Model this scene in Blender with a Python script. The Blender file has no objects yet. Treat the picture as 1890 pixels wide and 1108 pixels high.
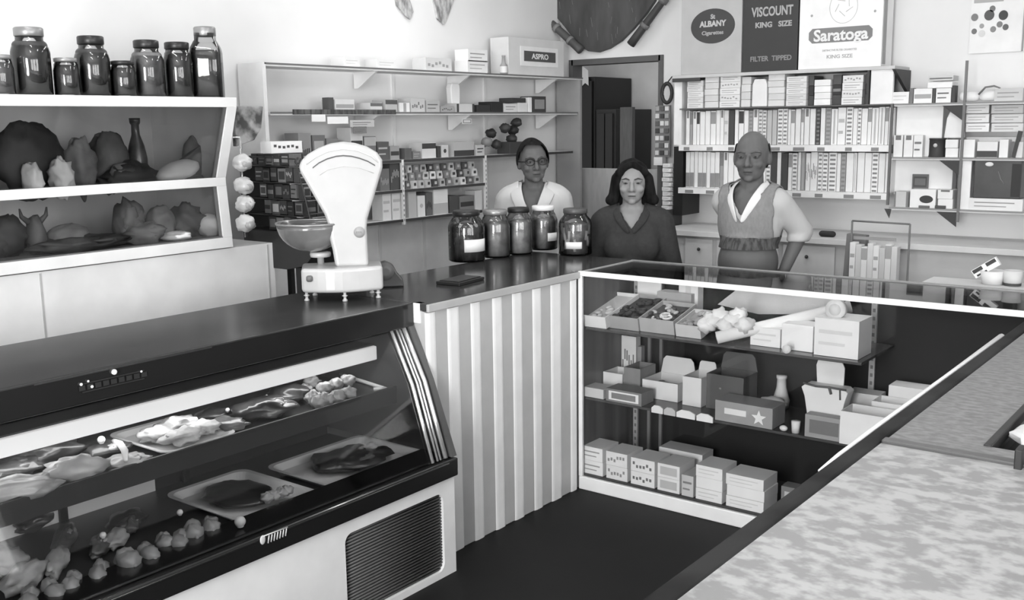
import bpy, bmesh, math, random
from mathutils import Vector, Matrix, noise
RND = random.Random(11)
SC = bpy.context.scene
COL = SC.collection
PI = math.pi

# ------------------------------------------------------------------ camera
CAMP = Vector((2.3602, -3.5048, 1.5597)); YAW, PIT, ROLL, FPX = 0.65825, 0.17061, -0.014312, 1882.28
IW, IH = 1890, 1108
FW = Vector((-math.sin(YAW)*math.cos(PIT), math.cos(YAW)*math.cos(PIT), -math.sin(PIT)))
RT0 = Vector((math.cos(YAW), math.sin(YAW), 0)); UP0 = RT0.cross(FW)
RT = RT0*math.cos(ROLL)+UP0*math.sin(ROLL); UP = -RT0*math.sin(ROLL)+UP0*math.cos(ROLL)
cd = bpy.data.cameras.new('camera'); cam = bpy.data.objects.new('camera', cd); COL.objects.link(cam)
cd.sensor_width = 36; cd.lens = 36*FPX/IW; cd.clip_start = .02
cam.matrix_world = Matrix(((RT.x, UP.x, -FW.x, CAMP.x), (RT.y, UP.y, -FW.y, CAMP.y), (RT.z, UP.z, -FW.z, CAMP.z), (0, 0, 0, 1)))
SC.camera = cam

def at(px, py, ax, c):
    """the real point seen at a pixel, on the plane x/y/z = c"""
    d = FPX*FW+(px-IW/2)*RT-(py-IH/2)*UP
    i = 'xyz'.index(ax)
    return CAMP+d*((c-CAMP[i])/d[i])

# ------------------------------------------------------------------ materials
MATS = {}
def lin(v):
    v = v/255; return v/12.92 if v <= .04045 else ((v+.055)/1.055)**2.4
def mat(v, rough=.6, metal=0, nz=None, key=None, bump=0, coat=0, spec=None):
    """v = 0..255 grey; nz = (scale, other grey, stretch xyz, sharpness)"""
    k = key or ('grey', v, rough, metal, str(nz), bump, coat, spec)
    if k in MATS: return MATS[k]
    m = bpy.data.materials.new('grey_%d' % v if not key else key); m.use_nodes = True
    nt = m.node_tree; b = nt.nodes['Principled BSDF']
    a = lin(v)
    b.inputs['Base Color'].default_value = (a, a, a, 1)
    b.inputs['Roughness'].default_value = rough; b.inputs['Metallic'].default_value = metal
    if coat: b.inputs['Coat Weight'].default_value = coat; b.inputs['Coat Roughness'].default_value = .08
    if spec is not None: b.inputs['Specular IOR Level'].default_value = spec
    tc = nt.nodes.new('ShaderNodeTexCoord'); mp = nt.nodes.new('ShaderNodeMapping'); n = nt.nodes.new('ShaderNodeTexNoise'); r = nt.nodes.new('ShaderNodeValToRGB')
    nt.links.new(tc.outputs['Object'], mp.inputs['Vector']); nt.links.new(mp.outputs[0], n.inputs['Vector'])
    nt.links.new(n.outputs['Fac'], r.inputs['Fac']); nt.links.new(r.outputs[0], b.inputs['Base Color'])
    if nz:
        sc, v2, st, sh = nz
        n.inputs['Scale'].default_value = sc; n.inputs['Detail'].default_value = 4
        mp.inputs['Scale'].default_value = st
        c = lin(v2)
        r.color_ramp.elements[0].position = .5-sh; r.color_ramp.elements[1].position = .5+sh
        r.color_ramp.elements[0].color = (a, a, a, 1); r.color_ramp.elements[1].color = (c, c, c, 1)
    else:
        n.inputs['Scale'].default_value = 9; n.inputs['Detail'].default_value = 3
        r.color_ramp.elements[0].position = .3; r.color_ramp.elements[1].position = .7
        r.color_ramp.elements[0].color = (a*.94, a*.94, a*.94, 1); c = min(a*1.04, .95); r.color_ramp.elements[1].color = (c, c, c, 1)
    if bump:
        bp = nt.nodes.new('ShaderNodeBump'); bp.inputs['Strength'].default_value = bump; bp.inputs['Distance'].default_value = .004
        nt.links.new(n.outputs['Fac'], bp.inputs['Height']); nt.links.new(bp.outputs[0], b.inputs['Normal'])
    MATS[k] = m; return m

def pane_mat():
    m = bpy.data.materials.new('flat_glass'); m.use_nodes = True; nt = m.node_tree; nt.nodes.clear()
    o = nt.nodes.new('ShaderNodeOutputMaterial'); t = nt.nodes.new('ShaderNodeBsdfTransparent'); g = nt.nodes.new('ShaderNodeBsdfGlossy')
    mx = nt.nodes.new('ShaderNodeMixShader'); f = nt.nodes.new('ShaderNodeFresnel'); n = nt.nodes.new('ShaderNodeTexNoise')
    n.inputs['Scale'].default_value = 14
    mr = nt.nodes.new('ShaderNodeMapRange'); mr.inputs[3].default_value = .0; mr.inputs[4].default_value = .06
    f.inputs[0].default_value = 1.32; g.inputs['Roughness'].default_value = .02
    t.inputs[0].default_value = (.985, .985, .985, 1)
    nt.links.new(n.outputs['Fac'], mr.inputs[0]); nt.links.new(mr.outputs[0], g.inputs['Roughness'])
    nt.links.new(f.outputs[0], mx.inputs[0]); nt.links.new(t.outputs[0], mx.inputs[1]); nt.links.new(g.outputs[0], mx.inputs[2]); nt.links.new(mx.outputs[0], o.inputs[0])
    return m
PANE = pane_mat()
def jar_glass():
    m = bpy.data.materials.new('jar_glass'); m.use_nodes = True; nt = m.node_tree; nt.nodes.clear()
    o = nt.nodes.new('ShaderNodeOutputMaterial'); t = nt.nodes.new('ShaderNodeBsdfTransparent'); g = nt.nodes.new('ShaderNodeBsdfGlossy')
    mx = nt.nodes.new('ShaderNodeMixShader'); f = nt.nodes.new('ShaderNodeFresnel'); n = nt.nodes.new('ShaderNodeTexNoise'); bp = nt.nodes.new('ShaderNodeBump')
    n.inputs['Scale'].default_value = 30; bp.inputs['Strength'].default_value = .03; bp.inputs['Distance'].default_value = .003
    f.inputs[0].default_value = 1.8; g.inputs['Roughness'].default_value = .03; t.inputs[0].default_value = (.84, .84, .84, 1)
    nt.links.new(n.outputs['Fac'], bp.inputs['Height']); nt.links.new(bp.outputs[0], g.inputs['Normal'])
    nt.links.new(f.outputs[0], mx.inputs[0]); nt.links.new(t.outputs[0], mx.inputs[1]); nt.links.new(g.outputs[0], mx.inputs[2]); nt.links.new(mx.outputs[0], o.inputs[0])
    return m
JGLASS = jar_glass()
def emit(v, name):
    m = bpy.data.materials.new(name); m.use_nodes = True; nt = m.node_tree; b = nt.nodes['Principled BSDF']
    n = nt.nodes.new('ShaderNodeTexNoise'); r = nt.nodes.new('ShaderNodeMapRange'); r.inputs[3].default_value = v*.97; r.inputs[4].default_value = v*1.03
    nt.links.new(n.outputs['Fac'], r.inputs[0]); nt.links.new(r.outputs[0], b.inputs['Emission Strength'])
    b.inputs['Emission Color'].default_value = (1, 1, 1, 1); return m

# ------------------------------------------------------------------ mesh builder
class MB:
    def __init__(s): s.bm = bmesh.new(); s.M = Matrix()
    def _new(s, vs, fs, mi, smooth=False):
        b = [s.bm.verts.new(s.M @ Vector(v)) for v in vs]; out = []
        for f in fs:
            try: q = s.bm.faces.new([b[i] for i in f])
            except ValueError: continue
            q.material_index = mi; q.smooth = smooth; out.append(q)
        return b
    def box(s, x0, y0, z0, x1, y1, z1, mi=0):
        x0, x1 = sorted((x0, x1)); y0, y1 = sorted((y0, y1)); z0, z1 = sorted((z0, z1))
        s._new([(x0,y0,z0),(x1,y0,z0),(x1,y1,z0),(x0,y1,z0),(x0,y0,z1),(x1,y0,z1),(x1,y1,z1),(x0,y1,z1)],
               [(0,3,2,1),(4,5,6,7),(0,1,5,4),(1,2,6,5),(2,3,7,6),(3,0,4,7)], mi); return s
    def prism(s, pts, axis, a, b, mi=0, smooth=False):
        """pts 2D polygon; extruded along axis from a to b. axis x: pts=(y,z); y: (x,z); z: (x,y)"""
        def P(p, t): return {'x': (t, p[0], p[1]), 'y': (p[0], t, p[1]), 'z': (p[0], p[1], t)}[axis]
        n = len(pts); vs = [P(p, a) for p in pts]+[P(p, b) for p in pts]
        fs = [tuple(range(n))[::-1], tuple(range(n, 2*n))]+[(i, (i+1) % n, n+(i+1) % n, n+i) for i in range(n)]
        v = s._new(vs, fs, mi)
        if smooth:
            for f in v[0].link_faces: pass
        return s
    def tube(s, pts, r, n=8, mi=0, closed=False):
        pts = [Vector(p) for p in pts]; rs = r if isinstance(r, (list, tuple)) else [r]*len(pts)
        rings = []
        for i, p in enumerate(pts):
            a = pts[i-1] if (i or closed) else pts[0]; b = pts[(i+1) % len(pts)] if (i < len(pts)-1 or closed) else pts[-1]
            d = (b-a).normalized(); u = d.cross(Vector((0, 0, 1)))
            if u.length < 1e-3: u = Vector((1, 0, 0))
            u.normalize(); w = d.cross(u)
            rings.append([p+(u*math.cos(2*PI*k/n)+w*math.sin(2*PI*k/n))*rs[i] for k in range(n)])
        vs = [v for q in rings for v in q]; fs = []
        m = len(rings)
        for i in range(m if closed else m-1):
            j = (i+1) % m
            for k in range(n): fs.append((i*n+k, i*n+(k+1) % n, j*n+(k+1) % n, j*n+k))
        if not closed: fs += [tuple(range(n))[::-1], tuple(range((m-1)*n, m*n))]
        s._new(vs, fs, mi, True); return s
    def lathe(s, prof, c=(0, 0, 0), n=24, mi=0, sq=0, smooth=True, ax='z', close=True):
        """prof [(r,z)]; sq>0 squares the section"""
        vs = []; fs = []
        for r, z in prof:
            for k in range(n):
                a = 2*PI*k/n; q = 1
                if sq: q = 1/(abs(math.cos(a))**(2+sq)+abs(math.sin(a))**(2+sq))**(1/(2+sq))
                x, y = r*q*math.cos(a), r*q*math.sin(a)
                p = {'z': (x, y, z), 'x': (z, x, y), 'y': (y, z, x)}[ax]
                vs.append((p[0]+c[0], p[1]+c[1], p[2]+c[2]))
        for i in range(len(prof)-1):
            for k in range(n): fs.append((i*n+k, i*n+(k+1) % n, (i+1)*n+(k+1) % n, (i+1)*n+k))
        if close: fs += [tuple(range(n))[::-1], tuple(range((len(prof)-1)*n, len(prof)*n))]
        s._new(vs, fs, mi, smooth); return s
    def ell(s, c, r, mi=0, n=14, rot=None, nz=0, ns=8):
        c = Vector(c); m = n; h = max(5, n*2//3); vs = []; fs = []
        rr = r if isinstance(r, (tuple, list)) else (r, r, r)
        Rm = rot or Matrix.Identity(3); off = Vector((RND.random()*9, RND.random()*9, RND.random()*9)) if nz else None
        def pt(t, f):
            v = Vector((math.sin(t)*math.cos(f), math.sin(t)*math.sin(f), math.cos(t)))
            k = 1+(nz*noise.noise(v*ns*.25+off)+nz*.5*noise.noise(v*ns*.6+off) if nz else 0)
            v = Vector((v.x*rr[0], v.y*rr[1], v.z*rr[2]))*k
            return c+Rm @ v
        vs.append(pt(0, 0))
        for i in range(1, h):
            for k in range(m): vs.append(pt(PI*i/h, 2*PI*k/m))
        vs.append(pt(PI, 0))
        for k in range(m): fs.append((0, 1+k, 1+(k+1) % m))
        for i in range(h-2):
            for k in range(m): fs.append((1+i*m+k, 1+(i+1)*m+k, 1+(i+1)*m+(k+1) % m, 1+i*m+(k+1) % m))
        L = len(vs)-1
        for k in range(m): fs.append((L, 1+(h-2)*m+(k+1) % m, 1+(h-2)*m+k))
        s._new(vs, fs, mi, True); return s
    def cap(s, p0, r0, p1, r1, n=12, mi=0):
        """capsule-like limb with rounded ends"""
        p0, p1 = Vector(p0), Vector(p1); d = (p1-p0); L = d.length; d.normalize()
        u = d.cross(Vector((.13, .3, 1))).normalized(); w = d.cross(u); rings = []
        for i in range(1, 5): a = PI/2*(1-i/4); rings.append((p0-d*r0*math.sin(a), r0*math.cos(a)))
        for i in range(0, 4): a = PI/2*i/4; rings.append((p1+d*r1*math.sin(a), r1*math.cos(a)))
        vs = [p0-d*r0]; fs = []
        for p, r in rings:
            for k in range(n): vs.append(p+(u*math.cos(2*PI*k/n)+w*math.sin(2*PI*k/n))*r)
        vs.append(p1+d*r1); m = len(rings)
        for k in range(n): fs.append((0, 1+(k+1) % n, 1+k))
        for i in range(m-1):
            for k in range(n): fs.append((1+i*n+k, 1+i*n+(k+1) % n, 1+(i+1)*n+(k+1) % n, 1+(i+1)*n+k))
        L_ = len(vs)-1
        for k in range(n): fs.append((L_, 1+(m-1)*n+k, 1+(m-1)*n+(k+1) % n))
        s._new(vs, fs, mi, True); return s
    def mesh(s, name):
        bmesh.ops.recalc_face_normals(s.bm, faces=s.bm.faces[:])
        me = bpy.data.meshes.new(name); s.bm.to_mesh(me); s.bm.free(); return me

def out(name, mb, mats, parent=None, bevel=0, seg=2, me=None):
    me = me or mb.mesh(name)
    for m in (mats if isinstance(mats, (list, tuple)) else [mats]): me.materials.append(m)
    o = bpy.data.objects.new(name, me); COL.objects.link(o)
    if parent: o.parent = parent
    if bevel:
        b = o.modifiers.new('bevel', 'BEVEL'); b.width = bevel; b.segments = seg; b.limit_method = 'ANGLE'; b.angle_limit = .6
    return o
def tag(o, label=None, cat=None, group=None, kind=None):
    if label: o['label'] = label
    if cat: o['category'] = cat
    if group: o['group'] = group
    if kind: o['kind'] = kind
    return o
def thing(name, label, cat, loc=(0, 0, 0), rz=0, group=None):
    o = bpy.data.objects.new(name, None); COL.objects.link(o); o.empty_display_size = .05
    o.location = loc; o.rotation_euler = (0, 0, rz); return tag(o, label, cat, group)
def solo(name, label, cat, mb, mats, loc=(0, 0, 0), rz=0, group=None, bevel=0, rot=None):
    o = out(name, mb, mats, None, bevel); o.location = loc; o.rotation_euler = rot or (0, 0, rz); return tag(o, label, cat, group)
def struct(name, mb, mats, bevel=0, parent=None):
    o = out(name, mb, mats, parent, bevel)
    if not parent: o['kind'] = 'structure'
    return o
def text_mesh(body, size, ext=.0006, bold=0, sx=1.0):
    c = bpy.data.curves.new('lettering', 'FONT'); c.body = body; c.size = size; c.extrude = ext; c.align_x = 'CENTER'; c.align_y = 'CENTER'; c.offset = bold
    c.resolution_u = 3
    o = bpy.data.objects.new('tmp', c); COL.objects.link(o); dg = bpy.context.evaluated_depsgraph_get()
    me = bpy.data.meshes.new_from_object(o.evaluated_get(dg)); bpy.data.objects.remove(o)
    if sx != 1: me.transform(Matrix.Diagonal((sx, 1, 1, 1)))
    return me
def lettering(body, size, m, parent, loc, rot=(PI/2, 0, 0), bold=0, sx=1.0, name='lettering'):
    me = text_mesh(body, size, bold=bold, sx=sx); me.materials.clear()
    o = out(name, None, m, parent, me=me); o.location = loc; o.rotation_euler = rot; return o

ORD = ['', 'first', 'second', 'third', 'fourth', 'fifth', 'sixth', 'seventh', 'eighth', 'ninth', 'tenth', 'eleventh', 'twelfth', 'thirteenth', 'fourteenth', 'fifteenth',
       'sixteenth', 'seventeenth', 'eighteenth', 'nineteenth', 'twentieth', 'twenty-first', 'twenty-second', 'twenty-third', 'twenty-fourth', 'twenty-fifth', 'twenty-sixth',
       'twenty-seventh', 'twenty-eighth', 'twenty-ninth', 'thirtieth', 'thirty-first', 'thirty-second', 'thirty-third', 'thirty-fourth', 'thirty-fifth', 'thirty-sixth', 'thirty-seventh', 'thirty-eighth', 'thirty-ninth', 'fortieth']

W_ = mat(222, .55, key='white_paint'); W2 = mat(226, .6, key='off_white'); CARD = mat(222, .65); CARD2 = mat(205, .65); GREY = mat(150, .6); GREY2 = mat(115, .6)
DARK = mat(48, .5); BLACK = mat(22, .5); MID = mat(178, .6); INK = mat(70, .6); CHROME = mat(215, .18, 1.0, key='chrome')
# ------------------------------------------------------------------ package builder
def pack_mb(w, d, h, style):
    """box of width w (x), depth d (y, front at -d/2), height h from z=0. slots: 0 body, 1 mark, 2 second"""
    m = MB(); m.box(-w/2, -d/2, 0, w/2, d/2, h); f = -d/2; e = .0008
    def dec(x0, z0, x1, z1, mi=1): m.box(x0*w, f-e, z0*h, x1*w, f+.0005, z1*h, mi)
    if style == 'band': dec(-.46, .32, .46, .62)
    elif style == 'panel': dec(-.38, .2, .38, .8)
    elif style == 'frame': dec(-.42, .15, .42, .85); m.box(-.34*w, f-2*e, .27*h, .34*w, f, .73*h, 0)
    elif style == 'lines':
        dec(-.4, .6, .35, .7); dec(-.4, .3, .2, .38)
    elif style == 'top': dec(-.5, .62, .5, .97)
    elif style == 'tip': dec(-.3, .78, .3, .99)
    elif style == 'bottom': dec(-.5, .02, .5, .42)
    elif style == 'ticks':
        n = 9
        for i in range(n): dec(-.36, (i+.15)/n, .36, (i+.6)/n)
    elif style == 'stripe': dec(-.14, .03, .14, .97)
    elif style == 'spot': m.lathe([(.0001, 0), (min(w, h)*.2, 0), (min(w, h)*.2, e*2), (.0001, e*2)], (0, f-e*1.6, h*.52), 16, 1, ax='y', smooth=False)
    elif style == 'marks':
        for i in range(6):
            x = -.42+.14*i; z = .35+.3*RND.random(); dec(x, z-.12, x+.09, z+.1)
    elif style == 'cornered': dec(-.5, .0, -.38, 1); dec(.38, 0, .5, 1)
    return m
def pack(name, label, cat, loc, size, body, mark=None, style='plain', rz=0, group=None, tilt=None):
    m = pack_mb(*size, style); o = solo(name, label, cat, m, [body, mark or INK], loc, rz, group, bevel=min(.002, min(size)*.12))
    if tilt: o.rotation_euler = tilt
    return o
def open_box(name, label, cat, loc, size, body, fill, rz=0, group=None, flap=0, nfill=18, wallt=.004, liner=None, tilt=None, lvl=.45):
    w, d, h = size; t = thing(name, label, cat, loc, rz, group)
    if tilt: t.rotation_euler = tilt
    m = MB(); m.box(-w/2, -d/2, 0, w/2, d/2, .004); m.box(-w/2, -d/2, .004, w/2, -d/2+wallt, h); m.box(-w/2, d/2-wallt, .004, w/2, d/2, h)
    m.box(-w/2, -d/2+wallt, .004, -w/2+wallt, d/2-wallt, h); m.box(w/2-wallt, -d/2+wallt, .004, w/2, d/2-wallt, h)
    out('tray', m, body, t)
    if flap:
        m = MB(); m.prism([(-w/2, h), (w/2, h), (w/2*.86, h+flap*.8), (w/2*.7, h+flap), (-w/2*.7, h+flap), (-w/2*.86, h+flap*.8)], 'y', d/2, d/2+.004); out('display_flap', m, body, t)
    m = MB()
    for i in range(nfill):
        x = (RND.random()-.5)*(w-.03); y = (RND.random()-.5)*(d-.03)
        r = .011+RND.random()*.006
        m.ell((x, y, h*lvl+RND.random()*h*.25), (r*1.3, r*.8, r*.6), RND.choice([0, 0, 1]), n=8, rot=Matrix.Rotation(RND.random()*PI, 3, 'Z'))
    m.box(-w/2+wallt, -d/2+wallt, .004, w/2-wallt, d/2-wallt, h*lvl, 0)
    tag(out('sweets', m, fill if isinstance(fill, (list, tuple)) else [fill, fill], t), kind='stuff')
    return t
def blob(name, label, cat, loc, r, m, nz=.35, group=None, rz=0, parts=1, mats=None, rot=None):
    b = MB(); b.ell((0, 0, r[2]*.85), r, 0, n=22, nz=nz, ns=9)
    for i in range(parts-1): b.ell(((RND.random()-.5)*r[0]*1.3, (RND.random()-.5)*r[1], r[2]*(.6+RND.random()*.7)), (r[0]*.5, r[1]*.5, r[2]*.5), i % 2, n=14, nz=nz, ns=9)
    return solo(name, label, cat, b, mats or [m, m], loc, rz, group, rot=rot)
# ------------------------------------------------------------------ room shell
XL, YB, YF, XR, ZC = -1.65, 2.25, -5.4, 4.3, 2.95
FLOOR = mat(15, .6, nz=(6, 9, (1, 1, 1), .2), key='dark_lino', spec=.25); WALLM = mat(228, .75, key='wall_paint', nz=(2.5, 216, (1, 1, 1), .3), bump=.05)
m = MB(); m.box(XL-.1, YF-.1, -.08, XR+.1, 4.2, 0); struct('floor', m, FLOOR)
m = MB(); m.box(XL-1.4, YF-.1, ZC, XR+.1, 4.2, ZC+.08); struct('ceiling', m, WALLM)
m = MB(); m.box(XL-.1, YF, 0, XL, YB, ZC); struct('wall_left', m, WALLM)
DX0, DX1, DZ = -1.555, -.885, 1.945
m = MB(); m.box(XL-.1, YB, 0, DX0, YB+.09, ZC); m.box(DX1, YB, 0, XR, YB+.09, ZC); m.box(DX0, YB, DZ, DX1, YB+.09, ZC); struct('wall_back', m, WALLM)
fill_wins = [(-4.7, -3.5), (-3.2, -2.0), (-1.7, -.5)]  # side windows added to light the counters and display facing them
m = MB(); ys_ = [YF]+[v for w in fill_wins for v in w]+[YB+.09]
for i in range(0, len(ys_), 2): m.box(XR, ys_[i], 0, XR+.1, ys_[i+1], ZC)
for a, b in fill_wins: m.box(XR, a, 0, XR+.1, b, .8); m.box(XR, a, 2.6, XR+.1, b, ZC)
struct('wall_right', m, WALLM)
for i, (a, b) in enumerate(fill_wins):
    w = MB(); w.box(XR+.03, a, .8, XR+.07, a+.04, 2.6); w.box(XR+.03, b-.04, .8, XR+.07, b, 2.6); w.box(XR+.03, a, .8, XR+.07, b, .85); w.box(XR+.03, a, 2.55, XR+.07, b, 2.6); w.box(XR+.03, (a+b)/2-.02, .8, XR+.07, (a+b)/2+.02, 2.6)
    f = struct('window_%d' % (i+5), w, W_); g = MB(); g.box(XR+.045, a+.04, .85, XR+.05, b-.04, 2.55); struct('pane', g, PANE, parent=f)  # unseen added windows, there for the side light
# front wall with tall shop windows (behind the camera)
m = MB(); wins = [(-1.2, -.75), (.1, .55), (3.2, 3.65)]; DOORX = (1.25, 2.75)
xs = [XL-.1]+[v for w in sorted(wins+[DOORX]) for v in w]+[XR+.1]
for i in range(0, len(xs), 2): m.box(xs[i], YF-.1, 0, xs[i+1], YF, ZC)
for a, b in wins: m.box(a, YF-.1, 0, b, YF, .55); m.box(a, YF-.1, 2.6, b, YF, ZC)
m.box(DOORX[0], YF-.1, 2.6, DOORX[1], YF, ZC)
struct('wall_front', m, WALLM)
w = MB(); a, b = DOORX
w.box(a, YF-.07, 0, a+.03, YF-.03, 2.6); w.box(b-.03, YF-.07, 0, b, YF-.03, 2.6); w.box(a, YF-.07, 0, b, YF-.03, .08); w.box(a, YF-.07, 2.56, b, YF-.03, 2.6); w.box((a+b)/2-.012, YF-.07, 0, (a+b)/2+.012, YF-.03, 2.6)
f = struct('door_2', w, W_); g = MB(); g.box(a+.03, YF-.055, .08, b-.03, YF-.05, 2.56); struct('pane', g, PANE, parent=f)
g = MB(); g.tube([(b-.015, YF-.03, 1.0), (b-.015, YF+.02, 1.0), (b-.015, YF+.02, 1.15), (b-.015, YF-.03, 1.15)], .006); struct('door_handle', g, CHROME, parent=f)
for i, (a, b) in enumerate(wins):
    w = MB(); w.box(a, YF-.07, .55, a+.04, YF-.03, 2.6); w.box(b-.04, YF-.07, .55, b, YF-.03, 2.6); w.box(a, YF-.07, .55, b, YF-.03, .6); w.box(a, YF-.07, 2.55, b, YF-.03, 2.6)
    f = struct('window_%d' % (i+1), w, W_); g = MB(); g.box(a+.04, YF-.055, .6, b-.04, YF-.05, 2.55); struct('pane', g, PANE, parent=f)
# left wall lining board with thin battens below the shelves
m = MB(); m.box(XL, -.5, 0, XL+.012, YB, 1.03); struct('trim_1', m, mat(236, .6))
m = MB()
for py_ in (-.42, .12, .47, .83, 1.3, 1.8): m.box(XL+.012, py_, 0, XL+.02, py_+.018, 1.03)
struct('trim_2', m, W2)
# battens on the wall between the shelves
m = MB()
for yy in (.62, 1.42): m.box(XL, yy, 1.06, XL+.01, yy+.02, 1.86)
struct('trim_3', m, W2)
# doorway: dark frame, half door, back room
m = MB(); m.box(DX0-.02, YB-.012, 1.2, DX0+.012, YB+.1, DZ+.03); m.box(DX1-.012, YB-.012, 0, DX1+.02, YB+.1, DZ+.03); m.box(DX0, YB-.012, DZ-.006, DX1, YB+.1, DZ+.03)
struct('trim_4', m, mat(88, .6))
m = MB(); m.box(DX0+.012, YB+.02, .01, DX1-.012, YB+.06, 1.262); d = struct('door_1', m, mat(176, .6, nz=(40, 160, (1, 1, .2), .2)), bevel=.003)
m = MB(); m.tube([(DX1-.08, YB+.02, 1.12), (DX1-.08, YB-.02, 1.12), (DX1-.14, YB-.02, 1.12)], .008); struct('door_handle', m, CHROME, parent=d)
BR = mat(196, .8, key='back_room_paint')
m = MB(); m.box(-3.0, 3.55, 0, 1, 3.62, ZC); struct('wall_storeroom_back', m, BR)
m = MB(); m.box(-3.07, YB+.09, 0, -3.0, 3.62, ZC); struct('wall_storeroom_left', m, BR)
m = MB(); m.box(0.4, YB+.09, 0, .47, 3.55, ZC); struct('wall_storeroom_right', m, BR)
def cupboard(name, label, x0, x1, y0, y1, h, m_):
    t = thing(name, label, 'cupboard', ((x0+x1)/2, y1, 0)); w = (x1-x0)/2; dd = y1-y0
    b = MB(); b.box(-w, -dd, 0, w, 0, h); out('body', b, m_, t, .004)
    b = MB(); b.box(-w+.02, -dd-.018, .06, -.004, -dd, h-.03); d1 = out('door', b, m_, t, .003)
    k = MB(); k.ell((-.03, -dd-.03, h*.55), .012); out('knob', k, CHROME, d1)
    b = MB(); b.box(.004, -dd-.018, .06, w-.02, -dd, h-.03); d1 = out('door', b, m_, t, .003)
    k = MB(); k.ell((.03, -dd-.03, h*.55), .012); out('knob', k, CHROME, d1)
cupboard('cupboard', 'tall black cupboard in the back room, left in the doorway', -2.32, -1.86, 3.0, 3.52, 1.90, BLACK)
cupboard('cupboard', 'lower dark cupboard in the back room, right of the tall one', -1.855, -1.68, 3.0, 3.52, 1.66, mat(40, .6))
b = MB()
b.prism([(-.07+.02*math.sin(i), .0) for i in range(0)] or [(-.045, 0), (.02, .05), (.05, .03), (.045, .14), (.0, .17), (-.035, .13)], 'y', -.002, .002)
solo('paper_sheet', 'pale curled sheet of paper pinned inside the dark doorway', 'paper', b, W2, at(1076, 166, 'y', 2.975))
b = MB(); b.box(-.05, -.02, 0, .05, .02, 1.55)
solo('hanging_towel', 'grey towel hanging in the back room doorway, right side', 'towel', b, mat(105, .9, nz=(30, 85, (3, 1, .3), .3)), (-1.52, 2.9, .12))
for o in bpy.data.objects:
    if o.name.startswith('hanging_towel'): o.location.z = .12
# ------------------------------------------------------------------ counters
TOPM = mat(44, .14, nz=(7, 66, (1, .35, 1), .22), key='dark_counter_laminate', spec=.32)
EDGEK = mat(26, .25, key='black_edge', coat=.4)
YD = -.94    # right end of the refrigerated counter
# --- refrigerated meat display counter
dl = thing('refrigerated_counter', 'long white refrigerated meat display counter with sloping front glass', 'display counter', (-.2, YD, 0)); ox, oy = -.2, YD
def L_(m_, x0, y0, z0, x1, y1, z1, mi=0): m_.box(x0-ox, y0-oy, z0, x1-ox, y1-oy, z1, mi)
YE = -3.95
m = MB(); L_(m, -.57, YE, 0, .09, YD, .36); out('body', m, W_, dl, .004)
m = MB(); L_(m, .09, YE, 0, .11, -1.46, .36); L_(m, .09, -1.0, 0, .11, YD, .36); L_(m, .09, -1.46, .31, .11, -1.0, .36); L_(m, .09, -1.46, 0, .11, -1.0, .025)
# rounded grille corners
for (cy, cz, sy, sz) in ((-1.46, .31, 1, -1), (-1.0, .31, -1, -1), (-1.46, .025, 1, 1), (-1.0, .025, -1, 1)):
    r = .03; pts = [(cy-oy, cz)]+[(cy-oy+sy*(r-r*math.sin(a)), cz+sz*(r-r*math.cos(a))) for a in [PI/2*k/5 for k in range(6)]]
    m.prism(pts, 'x', .09-ox, .11-ox)
out('front_panel', m, W_, dl)
m = MB(); L_(m, .088, -1.46, .025, .092, -1.0, .31, 0)
for i in range(26):
    z = .03+i*.0108; m.tube([(.097-ox, -1.46-oy, z), (.097-ox, -1.0-oy, z)], .0042, 6, 1)
out('grille', m, [BLACK, mat(82, .4, .3)], dl)
m = MB(); L_(m, .06, YE, .36, .132, YD, .425); L_(m, -.02, YE, .40, .10, YD, .435); out('lower_trim', m, EDGEK, dl, .006)
m = MB(); L_(m, .1325, YE, .415, .134, YD-.05, .419); out('trim_line', m, CHROME, dl)
m = MB(); L_(m, -.575, YE, .90, -.072, YD+.0, .95); out('countertop', m, mat(40, .24, nz=(7, 60, (1, .35, 1), .22), key='deli_counter_laminate', spec=.14), dl, .003)
m = MB(); L_(m, -.072, YE, .868, -.058, YD, .951); L_(m, -.12, YE, .868, -.072, YD, .9); out('fascia', m, EDGEK, dl, .004)
m = MB(); L_(m, -.0575, -2.3, .944, -.0565, -1.78, .948); out('fascia_glint', m, CHROME, dl)  # thin bright strip for the reflection along the slab edge
# emblem on the fascia
a0, a1 = at(150, 703, 'x', -.056), at(265, 682, 'x', -.056)
m = MB()
for i in range(9):
    t_ = i/8; y = a0.y+(a1.y-a0.y)*t_; m.box(.144, y-oy-.008, .905, .1455, y-oy+.008, .918)
m.box(.144, a0.y-oy, .899, .1455, a1.y-oy, .902); m.box(.144, a0.y-oy, .921, .1455, a1.y-oy, .924)
out('emblem_bar', m, mat(60, .3, .5), dl)
for (px, py, r) in ((211, 687, .0075), (150, 710, .004), (163, 704, .003), (170, 714, .004), (261, 686, .003)):
    p = at(px, py, 'x', -.054); m = MB(); m.ell((p.x-ox, p.y-oy, p.z), r, n=10); out('emblem_stud', m, W_, dl)
# script emblem on lower trim
p = at(485, 997, 'x', .134); m = MB(); m.ell((p.x-ox, p.y-oy, p.z), (.002, .010, .014), n=10)
for i in range(7):
    y = p.y-oy+.018+i*.0105; m.tube([(p.x-ox, y, p.z-.016), (p.x-ox, y+.005, p.z+.006)], .0018, 5)
m.tube([(p.x-ox, p.y-oy, p.z+.01), (p.x-ox, p.y-oy+.09, p.z+.008)], .0018, 5); out('script_emblem', m, mat(190, .4), dl)
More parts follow.
